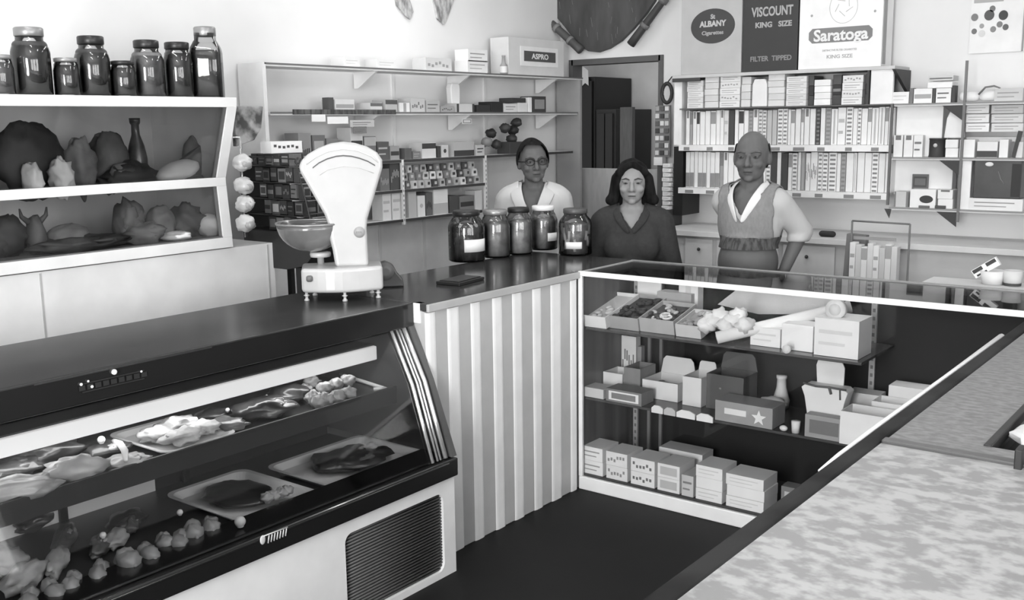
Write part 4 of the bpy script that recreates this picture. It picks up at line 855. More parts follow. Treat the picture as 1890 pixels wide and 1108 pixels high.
m = MB(); L = w/2-.001; m.box(L, .012, .012, L+.0022, .06, .5); out('side_stripe', m, tn(150), t)
# fruit poster on the right
p = [at(x, y, 'y', YB-.03) for x, y in ((1786, 99), (1886, 84))]; 
t = thing('fruit_poster', 'white poster with dark printed fruit on the back wall at the upper right', 'poster', (p[0].x, YB-.004, p[0].z)); pw = at(1886, 84, 'y', YB-.004).x-t.location.x
m = MB(); m.box(0, -.006, 0, pw, .0, .46); out('sheet', m, tn(226), t)
def fr(px, py, r, v):
    q = at(px, py, 'y', YB-.011); m = MB(); m.prism([(q.x-t.location.x+r*math.cos(a_), q.z-t.location.z+r*1.1*math.sin(a_)) for a_ in [2*PI*k/18 for k in range(18)]], 'y', -.0085, -.006); out('printed_fruit', m, tn(v), t)
for a_ in ((1799, 32, .017, 120), (1826, 28, .024, 80), (1832, 16, .014, 110), (1852, 28, .022, 60), (1845, 45, .014, 120), (1798, 58, .013, 110), (1812, 48, .011, 150), (1833, 54, .014, 130), (1856, 50, .014, 95), (1812, 62, .016, 205)): fr(*a_)
q = at(1825, 2, 'y', YB-.011); lettering('FRUIT', .0, tn(150), t, (0, 0, 0)) if False else None
m = MB(); m.box(q.x-t.location.x-.07, -.0085, q.z-t.location.z-.006, q.x-t.location.x+.07, -.006, q.z-t.location.z+.01); out('printed_bar', m, tn(165), t)
m = MB(); m.box(pw, -.01, -.0, pw+.006, 0, .46); out('edge_strip', m, tn(150), t)

# ------------------------------------------------------------------ right hand shelving
rx0, rx1 = bx_(1650), 1.95
rs = thing('side_shelving', 'white shelving of mixed goods on dark metal standards at the right', 'shelving', ((rx0+rx1)/2, YB, 0)); ox, oy = (rx0+rx1)/2, YB
ZA, ZB_, ZD = bz_(1770, 189), bz_(1770, 291), bz_(1770, 387)
for z in (ZA, ZB_, ZD):
    m = MB(); L_(m, rx0, YS, z-.014, rx1, YB-.002, z); out('shelf', m, tn(215), rs, .001)
    m = MB(); L_(m, rx0, YS-.003, z-.008, rx1, YS, z); out('shelf_edge', m, tn(135), rs)
for (px, ya, yb2) in ((1779, 112, 190), (1775, 190, 300), (1764, 300, 412)):
    x = bx_(px, (ya+yb2)/2); za_, zb2 = bz_(px, ya), bz_(px, yb2)
    if ya == 190: x_mid = x
xm_ = bx_(1775, 240)
m = MB(); L_(m, xm_, YS-.006, bz_(1764, 410), xm_+.012, YS+.006, bz_(1781, 112)); out('metal_standard', m, tn(110), rs)
for z in (ZA, ZB_, ZD):
    m = MB(); m.prism([(xm_-.10-ox, z-.015), (xm_-ox, z-.015), (xm_-ox, z-.09), (xm_-.02-ox, z-.075)], 'y', YS-.0-oy, YS+.004-oy); out('bracket', m, tn(52), rs)
m = MB(); m.prism([(bx_(1632, 390)-ox, ZD-.01), (bx_(1645, 390)-ox, ZD-.01), (bx_(1641, 400)-ox, ZD-.06)], 'y', YS-.0-oy, YS+.004-oy); out('bracket', m, tn(60), rs)
def rb(px0, px1, top, base, v, st='plain', mark=110, label='', name='carton', cat='carton', d=.10, sb=.015, base_z=None):
    y = YS+sb; x0_, x1_ = bx_(px0, top, y), bx_(px1, top, y); zb2 = base if isinstance(base, float) else bz_((px0+px1)/2, base, y)
    h = bz_((px0+px1)/2, top, y)-zb2
    return pack(name, label, cat, ((x0_+x1_)/2, y+d/2, zb2+.0006), (x1_-x0_-.001, d, max(h, .012)), tn(v), tn(mark), st), zb2+max(h, .012)
_, q1 = rb(1646, 1678, 170, ZA, 224, 'lines', 195, 'white low carton at the left end of the right hand top shelf')
rb(1679, 1686, 163, ZA, 110, 'plain', 90, 'narrow grey upright packet on the right hand top shelf', d=.05)
_, q1 = rb(1687, 1721, 164, ZA, 226, 'band', 160, 'white banded carton left of the thin black packet')
rb(1722, 1727, 163, ZA, 70, 'plain', 60, 'thin black upright packet on the right hand top shelf', d=.05)
_, q2 = rb(1728, 1756, 163, ZA, 222, 'lines', 100, 'white carton with dark print right of the thin black packet')
rb(1712, 1758, 152, max(q1, q2)+.001, 226, 'plain', 150, 'white carton lying across the banded cartons')
rb(1714, 1760, 140, max(q1, q2)+.001+.036, 195, 'band', 110, 'grey banded carton topmost of the crossing stack')
rb(1757, 1764, 158, ZA, 60, 'plain', 60, 'black upright packet beside the white roll', d=.05)
m = MB(); x0_, x1_ = bx_(1765), bx_(1800); m.cap((.02, 0, .028), .026, (x1_-x0_-.02, 0, .028), .026, 14); solo('white_roll', 'short fat white roll lying on the right hand top shelf', 'roll', m, W_, (x0_, YS+.06, ZA+.0015))
m = MB(); m.cap((.02, 0, .03), .028, (.06, 0, .03), .028, 14); solo('white_roll', 'second white roll partly behind a curved grey strap', 'roll', m, tn(222), (bx_(1803), YS+.06, ZA+.0015))
m = MB(); m.tube([(-.05, 0, .03), (-.02, 0, .065), (.02, 0, .07), (.045, 0, .06), (.05, 0, .0)], .005, 6); solo('curved_strap', 'grey curved strap arching over the second white roll', 'strap', m, tn(110), (bx_(1822), YS+.025, ZA+.006))
rb(1836, 1889, 163, ZA, 188, 'lines', 150, 'grey carton at the right end of the top shelf')
# under top shelf
rb(1656, 1742, 194, ZB_, 228, 'plain', 200, 'very large plain white carton below the right hand top shelf', d=.12, sb=.06)
for i, px in enumerate((1650, 1669, 1687)):
    rb(px, px+17, 250, ZB_, 222, 'tip' if i < 2 else 'lines', 110, '%s of three small white packets before the large white carton' % ['leftmost', 'middle', 'rightmost'][i], 'packet', 'packet', .04)
m = MB(); m.prism([(-.045, 0), (.05, 0), (.045, .09), (.02, .13), (-.02, .135), (-.035, .1)], 'y', -.02, .02); solo('paper_bag', 'white pointed paper bag beside the metal standard', 'bag', m, W_, (bx_(1757, 240), YS+.045, bz_(1757, 255, YS+.04)), bevel=.006)
rb(1745, 1769, 274, ZB_, 224, 'plain', 150, 'lower small white carton right of the dark tin', d=.09)
rb(1745, 1769, 258, bz_(1757, 274, YS+.015)+.001, 222, 'plain', 150, 'upper small white carton right of the dark tin', d=.11)
m = MB(); m.lathe([(.001, 0), (.042, 0), (.042, .006), (.04, .008), (.04, .088), (.042, .09), (.042, .096), (.001, .096)], n=20); m.lathe([(.001, -.0425), (.010, -.0425), (.010, -.038), (.001, -.038)], (0, 0, .06), 14, 1, ax='y')
o = solo('tin', 'black tin with a pale round mark on the middle right hand shelf', 'tin', m, [tn(48), tn(190)], (bx_(1725, 275), YS+.05, ZB_+.0006))
rb(1772, 1800, 258, ZB_, 228, 'plain', 150, 'white carton right of the metal standard, middle shelf')
rb(1804, 1842, 262, ZB_, 220, 'bottom', 60, 'white carton with a black lower band, middle shelf')
rb(1845, 1862, 258, ZB_, 225, 'plain', 150, 'white slim carton left of the leaning black strip')
m = MB(); m.box(-.006, -.01, 0, .012, .01, .13); o = solo('leaning_strip', 'black strip leaning among the cartons at the right edge', 'strip', m, tn(55), (bx_(1868, 290), YS+.02, ZB_+.003), rot=(0, .18, 0))
rb(1876, 1889, 262, ZB_, 205, 'plain', 150, 'pale slim carton right of the leaning black strip')
for k in range(3):
    rb(1783, 1826, 242-17*k-14, bz_(1805, 244-17*k, YS+.05)+.001, 224-6*k, 'lines', 165, '%s of three white cartons right of the metal standard, upper shelf' % ['lowest', 'middle', 'topmost'][k], d=.08, sb=.05)
    rb(1830, 1889, 242-17*k-14, bz_(1860, 244-17*k, YS+.05)+.001, 206-8*k, 'lines', 150, '%s of three grey cartons at the right edge, upper shelf' % ['lowest', 'middle', 'topmost'][k], d=.08, sb=.05)
rb(1783, 1889, 253, bz_(1836, 262, YS+.09)+.0, 200, 'plain', 150, 'long grey carton carrying the stacked cartons at the right', d=.06, sb=.09)
# lower shelf
rb(1652, 1760, 296, ZD+.06, 229, 'plain', 190, 'large plain white carton at the back of the lower right shelf', d=.08, sb=.1)
x0_ = bx_(1652, 370); pack('carton', 'low white carton under the large plain carton', 'carton', (x0_+.13, YS+.14, ZD+.0006), (.29, .08, .058), tn(224), tn(180), 'plain')
o, _ = rb(1684, 1714, 322, bz_(1699, 350, YS+.08)+.0, 100, 'frame', 70, 'tilted dark square card on the large white carton', 'picture_card', 'card', .01, .085)
rb(1651, 1676, 354, ZD, 190, 'cornered', 120, 'grey mottled packet at the left of the lower right shelf', 'packet', 'packet')
t, _ = rb(1680, 1728, 350, ZD, 228, 'plain', 70, 'white carton with a black oval mark on the lower right shelf')
m = MB(); m.prism([(.034*math.cos(a_), .02*math.sin(a_)) for a_ in [2*PI*k/24 for k in range(24)]], 'y', -.001, 0); o = out('oval_mark', m, tn(50), t); o.location = (.018, -.05, .045)
rb(1731, 1759, 368, ZD, 226, 'plain', 150, 'lower small white carton left of the metal standard, lower shelf')
rb(1731, 1759, 351, bz_(1745, 368, YS+.015)+.001, 222, 'tip', 110, 'upper small white carton left of the metal standard, lower shelf')
rb(1772, 1794, 297, ZD+.0, 230, 'plain', 150, 'tall white board right of the metal standard', 'board', 'board', .03)
x0_, x1_ = bx_(1796, 330), bx_(1884, 330); zc = bz_(1840, 367, YS)
t = thing('radio', 'dark boxed radio with a pale oval badge on the right hand shelf', 'radio', ((x0_+x1_)/2, YS+.01, zc+.0006)); w = (x1_-x0_); H = bz_(1840, 295, YS+.01)-zc
m = MB(); m.box(-w/2, 0, 0, w/2, .12, H); out('case', m, mat(52, .4, nz=(8, 70, (1, 1, 1), .2)), t, .004)
m = MB(); m.box(w*.3, -.002, .01, w*.49, 0, H-.02); out('speaker_panel', m, tn(32), t)
m = MB(); m.ell((-w*.18, -.002, H*.88), (w*.09, .003, .011), n=14); out('oval_badge', m, tn(215), t)
m = MB(); m.tube([(w*.02, -.003, H*.7), (w*.08, -.003, H*.5), (w*.16, -.003, H*.38)], .0018, 5); out('trim_curve', m, tn(130), t)
rb(1771, 1808, 372, ZD, 222, 'plain', 150, 'flat white carton under the tall white board and radio', d=.12, sb=.02) if False else None
pack('carton', 'long flat white carton supporting the radio', 'carton', ((x0_+x1_)/2, YS+.075, ZD+.0006), (w+.03, .13, zc-ZD-.0012), tn(222), tn(150), 'lines')
# goods hung under the lower shelf edges
for i, (px, v) in enumerate(((1705, 100), (1735, 70))): rb(px-10, px+10, 380, ZD, v, 'plain', 60, '%s small dark packet at the front edge of the lower right shelf' % ['left', 'right'][i], 'packet', 'packet', .012, .0)

# ------------------------------------------------------------------ back counter with drawers
BT = at(1290, 428, 'y', 1.75).z
bc = thing('back_counter', 'low white back counter with knobbed drawers below the cigarette shelves', 'counter', (.6, 2.0, 0)); ox, oy = .6, 2.0
m = MB(); L_(m, -.62, 1.80, 0, 2.1, YB-.002, BT-.03); out('body', m, tn(196), bc, .002)
m = MB(); L_(m, -.63, 1.76, BT-.03, 2.11, YB-.002, BT); out('top', m, tn(210), bc, .002)
for i, (pa, pb) in enumerate(((1262, 1318), (1320, 1440), (1442, 1545))):
    xa_, xb_ = at(pa, 460, 'y', 1.79).x, at(pb, 460, 'y', 1.79).x
    m = MB(); L_(m, xa_+.01, 1.786, BT-.22, xb_-.01, 1.80, BT-.045); d = out('drawer', m, tn(204), bc, .003)
    kx = (at(1290, 460, 'y', 1.78).x, (xa_+xb_)/2, at(1489, 474, 'y', 1.78).x)[i]; kz = (at(1290, 460, 'y', 1.78).z, BT-.13, at(1489, 474, 'y', 1.78).z)[i]
    m = MB(); m.ell((kx-ox, 1.775-oy, kz), .010, n=10); out('knob', m, tn(60), d)
p = at(1527, 434, 'z', BT); m = MB(); m.cap((-.03, 0, .016), .016, (.03, 0, .016), .016, 14); solo('dark_purse', 'small black oval purse lying on the back counter', 'purse', m, tn(38), (at(1527, 434, 'y', 1.85).x, 1.85, BT+.0008))
p0, p1 = at(1540, 505, 'y', 1.55), at(1586, 432, 'y', 1.62)
pack('wooden_board', 'grey wooden board standing upright beside the wire rack', 'board', (at(1562, 470, 'y', 1.68).x, 1.70, .001), (.10, .05, at(1562, 432, 'y', 1.68).z), mat(128, .6, nz=(30, 105, (1, 1, .2), .2)), tn(110), 'plain', tilt=(0, .05, 0))
# wire rack with booklets
p0 = at(1569, 505, 'y', 1.60); p1 = at(1680, 410, 'y', 1.60); RW = p1.x-p0.x
wr = thing('wire_rack', 'dark wire rack of white booklets standing behind the display case', 'rack', (p0.x, 1.60, .0)); H0 = p0.z
m = MB(); z1_ = at(1625, 410, 'y', 1.6).z
for pts in ([(0, 0, .0), (0, 0, z1_), (RW, 0, z1_-.004), (RW, 0, .0)],): m.tube(pts[:2], .005, 6); m.tube(pts[1:3], .005, 6); m.tube(pts[2:], .005, 6)
m.tube([(0, 0, .6), (RW, 0, .6)], .005, 6); m.tube([(0, -.08, .0), (0, 0, .3)], .005, 6); m.tube([(RW, -.08, .0), (RW, 0, .3)], .005, 6)
out('wire_frame', m, tn(110), wr); m = MB(); zb_ = H0-.02; m.box(.005, -.07, zb_-.006, RW-.005, .0, zb_); out('rack_shelf', m, tn(120), wr)
m = MB(); z_ = at(1625, 440, 'y', 1.6).z; m.box(.01, -.002, z_-.012, RW*.78, .002, z_+.004); out('sign_strip', m, tn(140), wr)
for k in range(8):
    pack('booklet', 'white booklet, %s from the left in the wire rack' % ORD[k+1], 'booklet', (p0.x+.03+k*(RW-.05)/8, 1.60-.04, zb_+.0008), (.028, .05, at(1625, 450, 'y', 1.56).z-zb_-.01*(k % 3)), tn([226, 205, 230, 215, 228, 200, 224, 212][k]), tn(165), ['lines', 'plain', 'top', 'plain'][k % 4], group='booklets in the wire rack')
# small goods at the right on the case top
def ctop(px, py): return at(px, py, 'z', .953)
p = ctop(1832, 523); m = MB(); m.lathe([(.001, 0), (.036, 0), (.045, .05), (.041, .05), (.033, .006), (.001, .006)], n=18); 
ZR = .9535
o = solo('round_basket', 'small pale round tub on the rear rail of the display case at the right', 'tub', m, tn(205), (p.x+.0, CY1+.10, 0.0))
TUBX = at(1832, 520, 'y', .55).x; TUBZ = at(1832, 524, 'y', .55).z
m = MB(); m.box(-.3, -.06, 0, .3, .10, TUBZ-.001); solo('rear_ledge', 'pale ledge behind the display case carrying the tubs at the right', 'ledge', m, tn(190), (TUBX+.07, .53, 0))
o.location = (TUBX, .55, TUBZ)
m = MB(); m.lathe([(.001, 0), (.03, 0), (.034, .055), (.030, .055), (.027, .005), (.001, .005)], n=18); m.lathe([(.0305, .0), (.0312, .010)], n=18, mi=1, close=False)
solo('round_basket', 'second pale tub with a dark foot at the right edge', 'tub', m, [tn(190), tn(60)], (at(1869, 515, 'y', .55).x, .55, TUBZ))
t = thing('striped_packet', 'tilted packet with bold black and white stripes standing in the tub', 'packet', (TUBX-.015, .548, TUBZ+.045)); t.rotation_euler = (0, -.62, 0)
m = MB(); m.box(-.05, -.012, 0, .05, .012, .034); out('packet_body', m, tn(222), t, .002)
m = MB(); m.box(-.046, -.013, .018, -.008, -.0118, .032); m.box(.008, -.013, .018, .046, -.0118, .032); m.box(-.04, -.013, .003, .0, -.0118, .010); out('black_stripes', m, tn(45), t)
# ------------------------------------------------------------------ people
def remeshed(name, mb, vox, smooth=3, cut=None, disp=0, xf=None, solid=0):
    me = mb.mesh('tmp'); o = bpy.data.objects.new('tmp', me); COL.objects.link(o)
    r = o.modifiers.new('r', 'REMESH'); r.mode = 'VOXEL'; r.voxel_size = vox; r.use_smooth_shade = True
    s = o.modifiers.new('s', 'SMOOTH'); s.iterations = smooth; s.factor = .5
    dg = bpy.context.evaluated_depsgraph_get(); m2 = bpy.data.meshes.new_from_object(o.evaluated_get(dg)); bpy.data.objects.remove(o)
    b = bmesh.new(); b.from_mesh(m2)
    if disp:
        for v in b.verts:
            n = noise.noise(Vector((v.co.x*9, v.co.y*9, v.co.z*4+3)))+.5*noise.noise(Vector((v.co.x*22, v.co.y*22, v.co.z*8)))
            v.co += v.normal*n*disp
    if cut:
        dl_ = [f for f in b.faces if cut(f.calc_center_median())]; bmesh.ops.delete(b, geom=dl_, context='FACES')
        if solid:
            for _ in range(2):
                for v in b.verts:
                    if v.is_boundary:
                        nb = [e.other_vert(v).co for e in v.link_edges if e.is_boundary]
                        if len(nb) == 2: v.co = v.co*.5+(nb[0]+nb[1])*.25
    for f in b.faces: f.smooth = True
    b.to_mesh(m2); b.free(); m2.name = name
    return m2
def person(label, loc, rz, H, skin, hairm, hair, clothes, arms, head_yaw=0, head_tilt=0, glasses=False, female=False, hs=1.0, lean=0, shoulder=.165, belly=0.0, eyedark=55):
    """H = height of the crown; facing local -Y"""
    t = thing('person', label, 'person', loc, rz)
    nb = Vector((0, .02, H-.29))
    HM = Matrix.Translation(nb) @ Matrix.Rotation(head_yaw, 4, 'Z') @ Matrix.Rotation(head_tilt, 4, 'Y') @ Matrix.Diagonal((hs, hs, hs, 1)) @ Matrix.Translation(-nb)
    def headparts(m, k=0):
        m.M = HM; h = H
        m.ell((0, .012, h-.098), (.074+k, .094+k, .098+k), n=24)
        if k: m.M = Matrix(); return
        m.ell((0, -.012, h-.145), (.062, .074, .07), n=20); m.ell((0, -.03, h-.178), (.047 if female else .052, .05, .038), n=18)
        m.ell((0, -.066, h-.205), (.02, .018, .014), n=12)                       # chin
        m.cap((0, -.084, h-.106), .008, (0, -.104, h-.142), .0125); m.ell((-.013, -.09, h-.146), (.009, .009, .008), n=10); m.ell((.013, -.09, h-.146), (.009, .009, .008), n=10)
        for s in (-1, 1):
            m.cap((s*.012, -.080, h-.093), .009, (s*.046, -.070, h-.093), .009)   # brow
            m.ell((s*.04, -.060, h-.14), (.022, .022, .02), n=12)              # cheek
            m.ell((s*.031, -.070, h-.108), (.014, .011, .009), n=12)           # lid
            m.ell((s*.076, .012, h-.12), (.009, .019, .031), n=12)              # ear
        m.ell((0, -.080, h-.168), (.022, .010, .0055), n=12); m.ell((0, -.078, h-.179), (.019, .010, .0065), n=12)
        m.cap((0, .012, h-.19), .049, (0, .022, h-.31), .054); m.M = Matrix()
    S = shoulder; zs = H-.268; zh = H-.80
    def trunk(m, k=0, legs=True, neck=False):
        m.cap((-S+.02, .015, zs-.035), .048+k, (0, .022, zs-.0), .056+k); m.cap((S-.02, .015, zs-.035), .048+k, (0, .022, zs-.0), .056+k)
        m.ell((0, .01, zs-.13), (S-.008+k, .098+k, .165+k), n=22)
        if female:
            for s in (-1, 1): m.ell((s*.062, -.048, zs-.16), (.06+k, .05+k, .065+k), n=14)
        m.ell((0, -belly*.6, zs-.30), (S-.035+k+belly, .098+k+belly, .17+k), n=22)
        m.ell((0, .005, zs-.46), (S-.02+k, .11+k, .12+k), n=22)
    def armparts(m, k=0, upto=1.0, fingers=True):
        for s, (el, wr, hd) in arms.items():
            sh = Vector((s*(S-.005), .015, zs-.045)); el = Vector(el); wr = Vector(wr)
            m.cap(sh, .046+k, el, .036+k)
            if upto >= 1: m.cap(el, .039+k, wr, .026+k*.8)
            elif upto > .5: m.cap(el, .039+k, el.lerp(wr, (upto-.5)*2), .033+k)
            if fingers:
                d = Vector(hd).normalized(); side = d.cross(Vector((0, 1, .2))).normalized(); up_ = d.cross(side)
                pc = wr+d*.045; m.cap(wr, .024, wr+d*.02, .026)
                for q in (-.018, 0, .018): m.cap(wr+d*.02+side*q*.7, .015, wr+d*.075+side*q, .0145)
                for i, (q, L1) in enumerate(((-.029, .062), (-.010, .074), (.010, .07), (.028, .055))):
                    b0 = wr+d*.078+side*q; b1 = b0+d*L1*.5+up_*.010; b2 = b1+d*L1*.38+up_*.022
                    m.cap(b0, .0088, b1, .0082); m.cap(b1, .0082, b2, .0070)
                b0 = wr+d*.03+side*-.03; b1 = b0+d*.035+side*-.02; m.cap(wr+d*.02, .014, b0, .012); m.cap(b0, .011, b1, .0095); m.cap(b1, .0095, b1+d*.026, .008)
    def legparts(m, k=0):
        for s in (-1, 1): m.cap((s*.085, .005, zh+.02), .083+k, (s*.09, -.005, zh*.52), .055+k); m.cap((s*.09, -.005, zh*.52), .055+k, (s*.095, .02, .09), .036+k)
    m = MB(); headparts(m); trunk(m); armparts(m); legparts(m)
    for s in (-1, 1): m.cap((s*.095, .03, .045), .04, (s*.1, -.11, .03), .028)
    out('body', None, skin, t, me=remeshed('body', m, .0055, 2))
    # face details
    def hp(*v): return HM @ Vector(v)
    def fpart(name, mm, ma):
        o = out(name, mm, ma, t); return o
    for s in (-1, 1):
        m = MB(); m.M = HM; m.ell((s*.031, -.0775, H-.110), (.0115, .0065, .0050), n=12); m.ell((s*.031, -.0825, H-.110), (.0048, .003, .0048), 1, n=10); fpart('eye', m, [tn(85), tn(24)])
        m = MB(); m.M = HM; m.tube([(s*.012, -.091, H-.093), (s*.030, -.088, H-.086), (s*.052, -.073, H-.092)], [.003, .0045, .002], 6); fpart('eyebrow', m, tn(eyedark))
    m = MB(); m.M = HM; m.ell((0, -.0868, H-.174), (.021, .004, .0032), n=12); fpart('mouth', m, tn(48))
    if glasses:
        m = MB(); m.M = HM
        for s in (-1, 1):
            m.tube([(s*.034+.023*math.cos(a_), -.098+abs(math.cos(a_))*.004, H-.110+.017*math.sin(a_)) for a_ in [2*PI*k/18 for k in range(18)]], .0022, 6, closed=True)
            m.tube([(s*.034+.023*math.cos(a_), -.098, H-.104+.014*math.sin(a_)) for a_ in [PI*k/8 for k in range(9)]], .0045, 6)
            m.tube([(s*.057, -.094, H-.106), (s*.078, .0, H-.108)], .0028, 6)
        m.tube([(-.012, -.1, H-.106), (.012, -.1, H-.106)], .0022, 6); fpart('glasses', m, tn(30))
    # hair
    if hair == 'short':
        m = MB(); headparts(m, .014); me_ = remeshed('hair', m, .007, 1, cut=lambda c: (lambda q: q.z < H-.15 or (q.y < -.045 and q.z < H-.022) or (q.y < -.028 and q.z < H-.052) or (q.y < -.012 and q.z < H-.10) or (q.y < .03 and q.z < H-.125))(HM.inverted() @ c), disp=.005)
        out('hair', None, hairm, t, me=me_)
    elif hair == 'fringe':
        m = MB(); headparts(m, .006); me_ = remeshed('hair', m, .007, 1, cut=lambda c: (lambda q: q.z > H-.055 or q.z < H-.16 or q.y < .0)(HM.inverted() @ c), disp=.003)
        out('hair', None, hairm, t, me=me_)
    elif hair == 'bob':
        m = MB(); m.M = HM; m.ell((0, .030, H-.085), (.088, .098, .096), n=24, nz=.05)
        for s in (-1, 1):
            m.cap((s*.080, .0, H-.09), .028, (s*.098, .015, H-.20), .030); m.cap((s*.06, .06, H-.1), .05, (s*.07, .06, H-.22), .038)
            m.cap((s*.01, -.058, H-.016), .016, (s*.072, -.030, H-.060), .016); m.ell((s*.112, .005, H-.20), (.028, .032, .028), n=12)
        me_ = remeshed('hair', m, .007, 2, disp=.005); out('hair', None, hairm, t, me=me_)
    for spec in clothes: spec(t, H, zs, zh, S, trunk, armparts, legparts)
    m = MB()
    for s in (-1, 1): m.cap((s*.095, .03, .047), .047, (s*.1, -.12, .036), .034)
    out('shoes', None, tn(35), t, me=remeshed('shoes', m, .01, 1, cut=lambda c: c.z < .002))
    return t
def lit_shell(name, m_, k=.014, sleeves=.8, vneck=None, hem=-.62, disp=.004, vox=.010, vw=.42, armhole=None, solidify=.0035, top=None):
    def f(t, H, zs, zh, S, trunk, armparts, legparts):
        m = MB(); trunk(m, k); m.cap((0, .018, zs+.0), .058+k*.6, (0, .02, zs+.06), .054+k*.5)
        if sleeves: armparts(m, k, sleeves, False)
        def cut(c):
            if c.z > zs+.062 or (abs(c.x) < .062 and c.z > zs+.045): return True
            if vneck and c.y < .03 and c.z > zs-vneck+abs(c.x)/vw and abs(c.x) < .1: return True
            if c.z < zs+hem: return True
            if armhole and abs(c.x) > S-.01+.0: return True
            return False
        me = remeshed(name, m, vox, 3, cut=cut, disp=disp, solid=1); o = out(name, None, m_, t, me=me); s = o.modifiers.new('thick', 'SOLIDIFY'); s.thickness = solidify; s.offset = 1
    return f
def lit_legs(name, m_, k=.016, zc=.06, topo=-.40, skirt=False):
    def f(t, H, zs, zh, S, trunk, armparts, legparts):
        m = MB(); m.ell((0, .005, zs-.46), (S-.02+k, .11+k, .12+k), n=22); m.ell((0, -.01, zs-.32), (S-.02+k, .11+k, .15), n=22)
        if skirt: m.lathe([(.001, .48), (.21, .48), (.17, zh+.08), (.001, zh+.1)], n=24, smooth=True)
        else: legparts(m, k)
        me = remeshed(name, m, .011, 3, cut=lambda c: c.z > zs+topo or c.z < (.5 if skirt else zc), disp=.003); o = out(name, None, m_, t, me=me); s = o.modifiers.new('thick', 'SOLIDIFY'); s.thickness = .003
    return f
def lapels(m_, zoff=.0, L=.21, w=.05, spread=.075):
    """collar straps following the V on the chest"""
    def f(t, H, zs, zh, S, trunk, armparts, legparts):
        for s in (-1, 1):
            m = MB(); P = [(s*.058, .02, zs+.052), (s*.064, -.035, zs+.035), (s*.05, -.085, zs+.0-L*.05), (s*.028, -.108, zs-L*.5), (s*.006, -.120, zs-L)]
            q = [Vector(p) for p in P]
            vs = []; 
            for i, p in enumerate(q):
                ww = w*(.7, .85, 1.0, .8, .25)[i]; vs += [p+Vector((-s*.004, -.006, 0)), p+Vector((s*ww, .004+(.02 if i < 2 else .006), -.012 if i else 0))]
            m._new(vs, [(2*i, 2*i+1, 2*i+3, 2*i+2) for i in range(4)], 0, True); o = out('collar', m, m_, t); d = o.modifiers.new('thick', 'SOLIDIFY'); d.thickness = .006; d.offset = 0
            b = o.modifiers.new('sub', 'SUBSURF'); b.levels = 1; b.render_levels = 2
    return f
def face_cam(x, y): return math.atan2(CAMP.y-y, CAMP.x-x)+PI/2
SK1 = mat(86, .6, spec=.3, key='tanned_skin', nz=(7, 100, (1, 1, 1), .3)); SK2 = mat(128, .6, key='fair_skin', nz=(7, 142, (1, 1, 1), .3)); SK3 = mat(84, .55, spec=.3, key='ruddy_skin', nz=(7, 100, (1, 1, 1), .3)); HAIRB = mat(12, .85, nz=(60, 34, (1, 1, .15), .2), key='dark_hair', spec=.12); HAIRG = mat(48, .8, key='grey_hair')
# man in the white coat
COAT = mat(200, .7, key='white_coat', nz=(4, 186, (1, 1, .3), .3)); 
M1x, M1y = -.86, .80; q = at(984, 260, 'y', M1y); q = at(984, 259, 'x', -.86); M1y = q.y; H1 = q.z
def buttons(t, H, zs, zh, S, *a):
    for k in range(4):
        m = MB(); m.ell((.012, -.123, zs-.26-.075*k), (.007, .004, .007), n=10); out('button', m, tn(150), t)
person('man in an open necked white coat and dark rimmed glasses behind the counter jars', (M1x, M1y, 0), face_cam(M1x, M1y)-.12, H1, SK1, HAIRB, 'short',
       [lit_shell('coat', COAT, .022, 1.0, .14, -.85, .007), lit_shell('undershirt', mat(150, .8), .008, 0, .13, -.4, .001, vw=.5), lapels(COAT, L=.15, w=.07), buttons, lit_legs('trousers', tn(60))],
       {1: ((.19, .03, H1-.58), (.16, -.15, H1-.72), (-.3, -.9, -.1)), -1: ((-.19, .03, H1-.58), (-.15, -.16, H1-.72), (.3, -.9, -.1))}, head_yaw=.30, head_tilt=-.04, glasses=True, shoulder=.145)
# woman
CARD_ = mat(50, .8, key='dark_jersey', nz=(60, 60, (1, 1, 1), .3), spec=.15); q = at(1167, 291, 'y', .78); H2 = q.z; M2x, M2y = q.x, .78
person('woman with bobbed dark hair in a dark V necked dress between the two men', (M2x, M2y, 0), face_cam(M2x, M2y)-.04, H2, SK2, HAIRB, 'bob',
       [lit_shell('dress', CARD_, .013, .86, .075, -.95, .004, vw=.62), lapels(CARD_, L=.085, w=.035), lit_legs('skirt', CARD_, .022, skirt=True, topo=-.38)],
       {1: ((.20, .02, H2-.56), (.12, -.14, H2-.64), (-.9, -.35, .1)), -1: ((-.20, .02, H2-.56), (-.12, -.13, H2-.66), (.9, -.4, .05))}, head_yaw=.02, female=True, shoulder=.15, hs=.95)
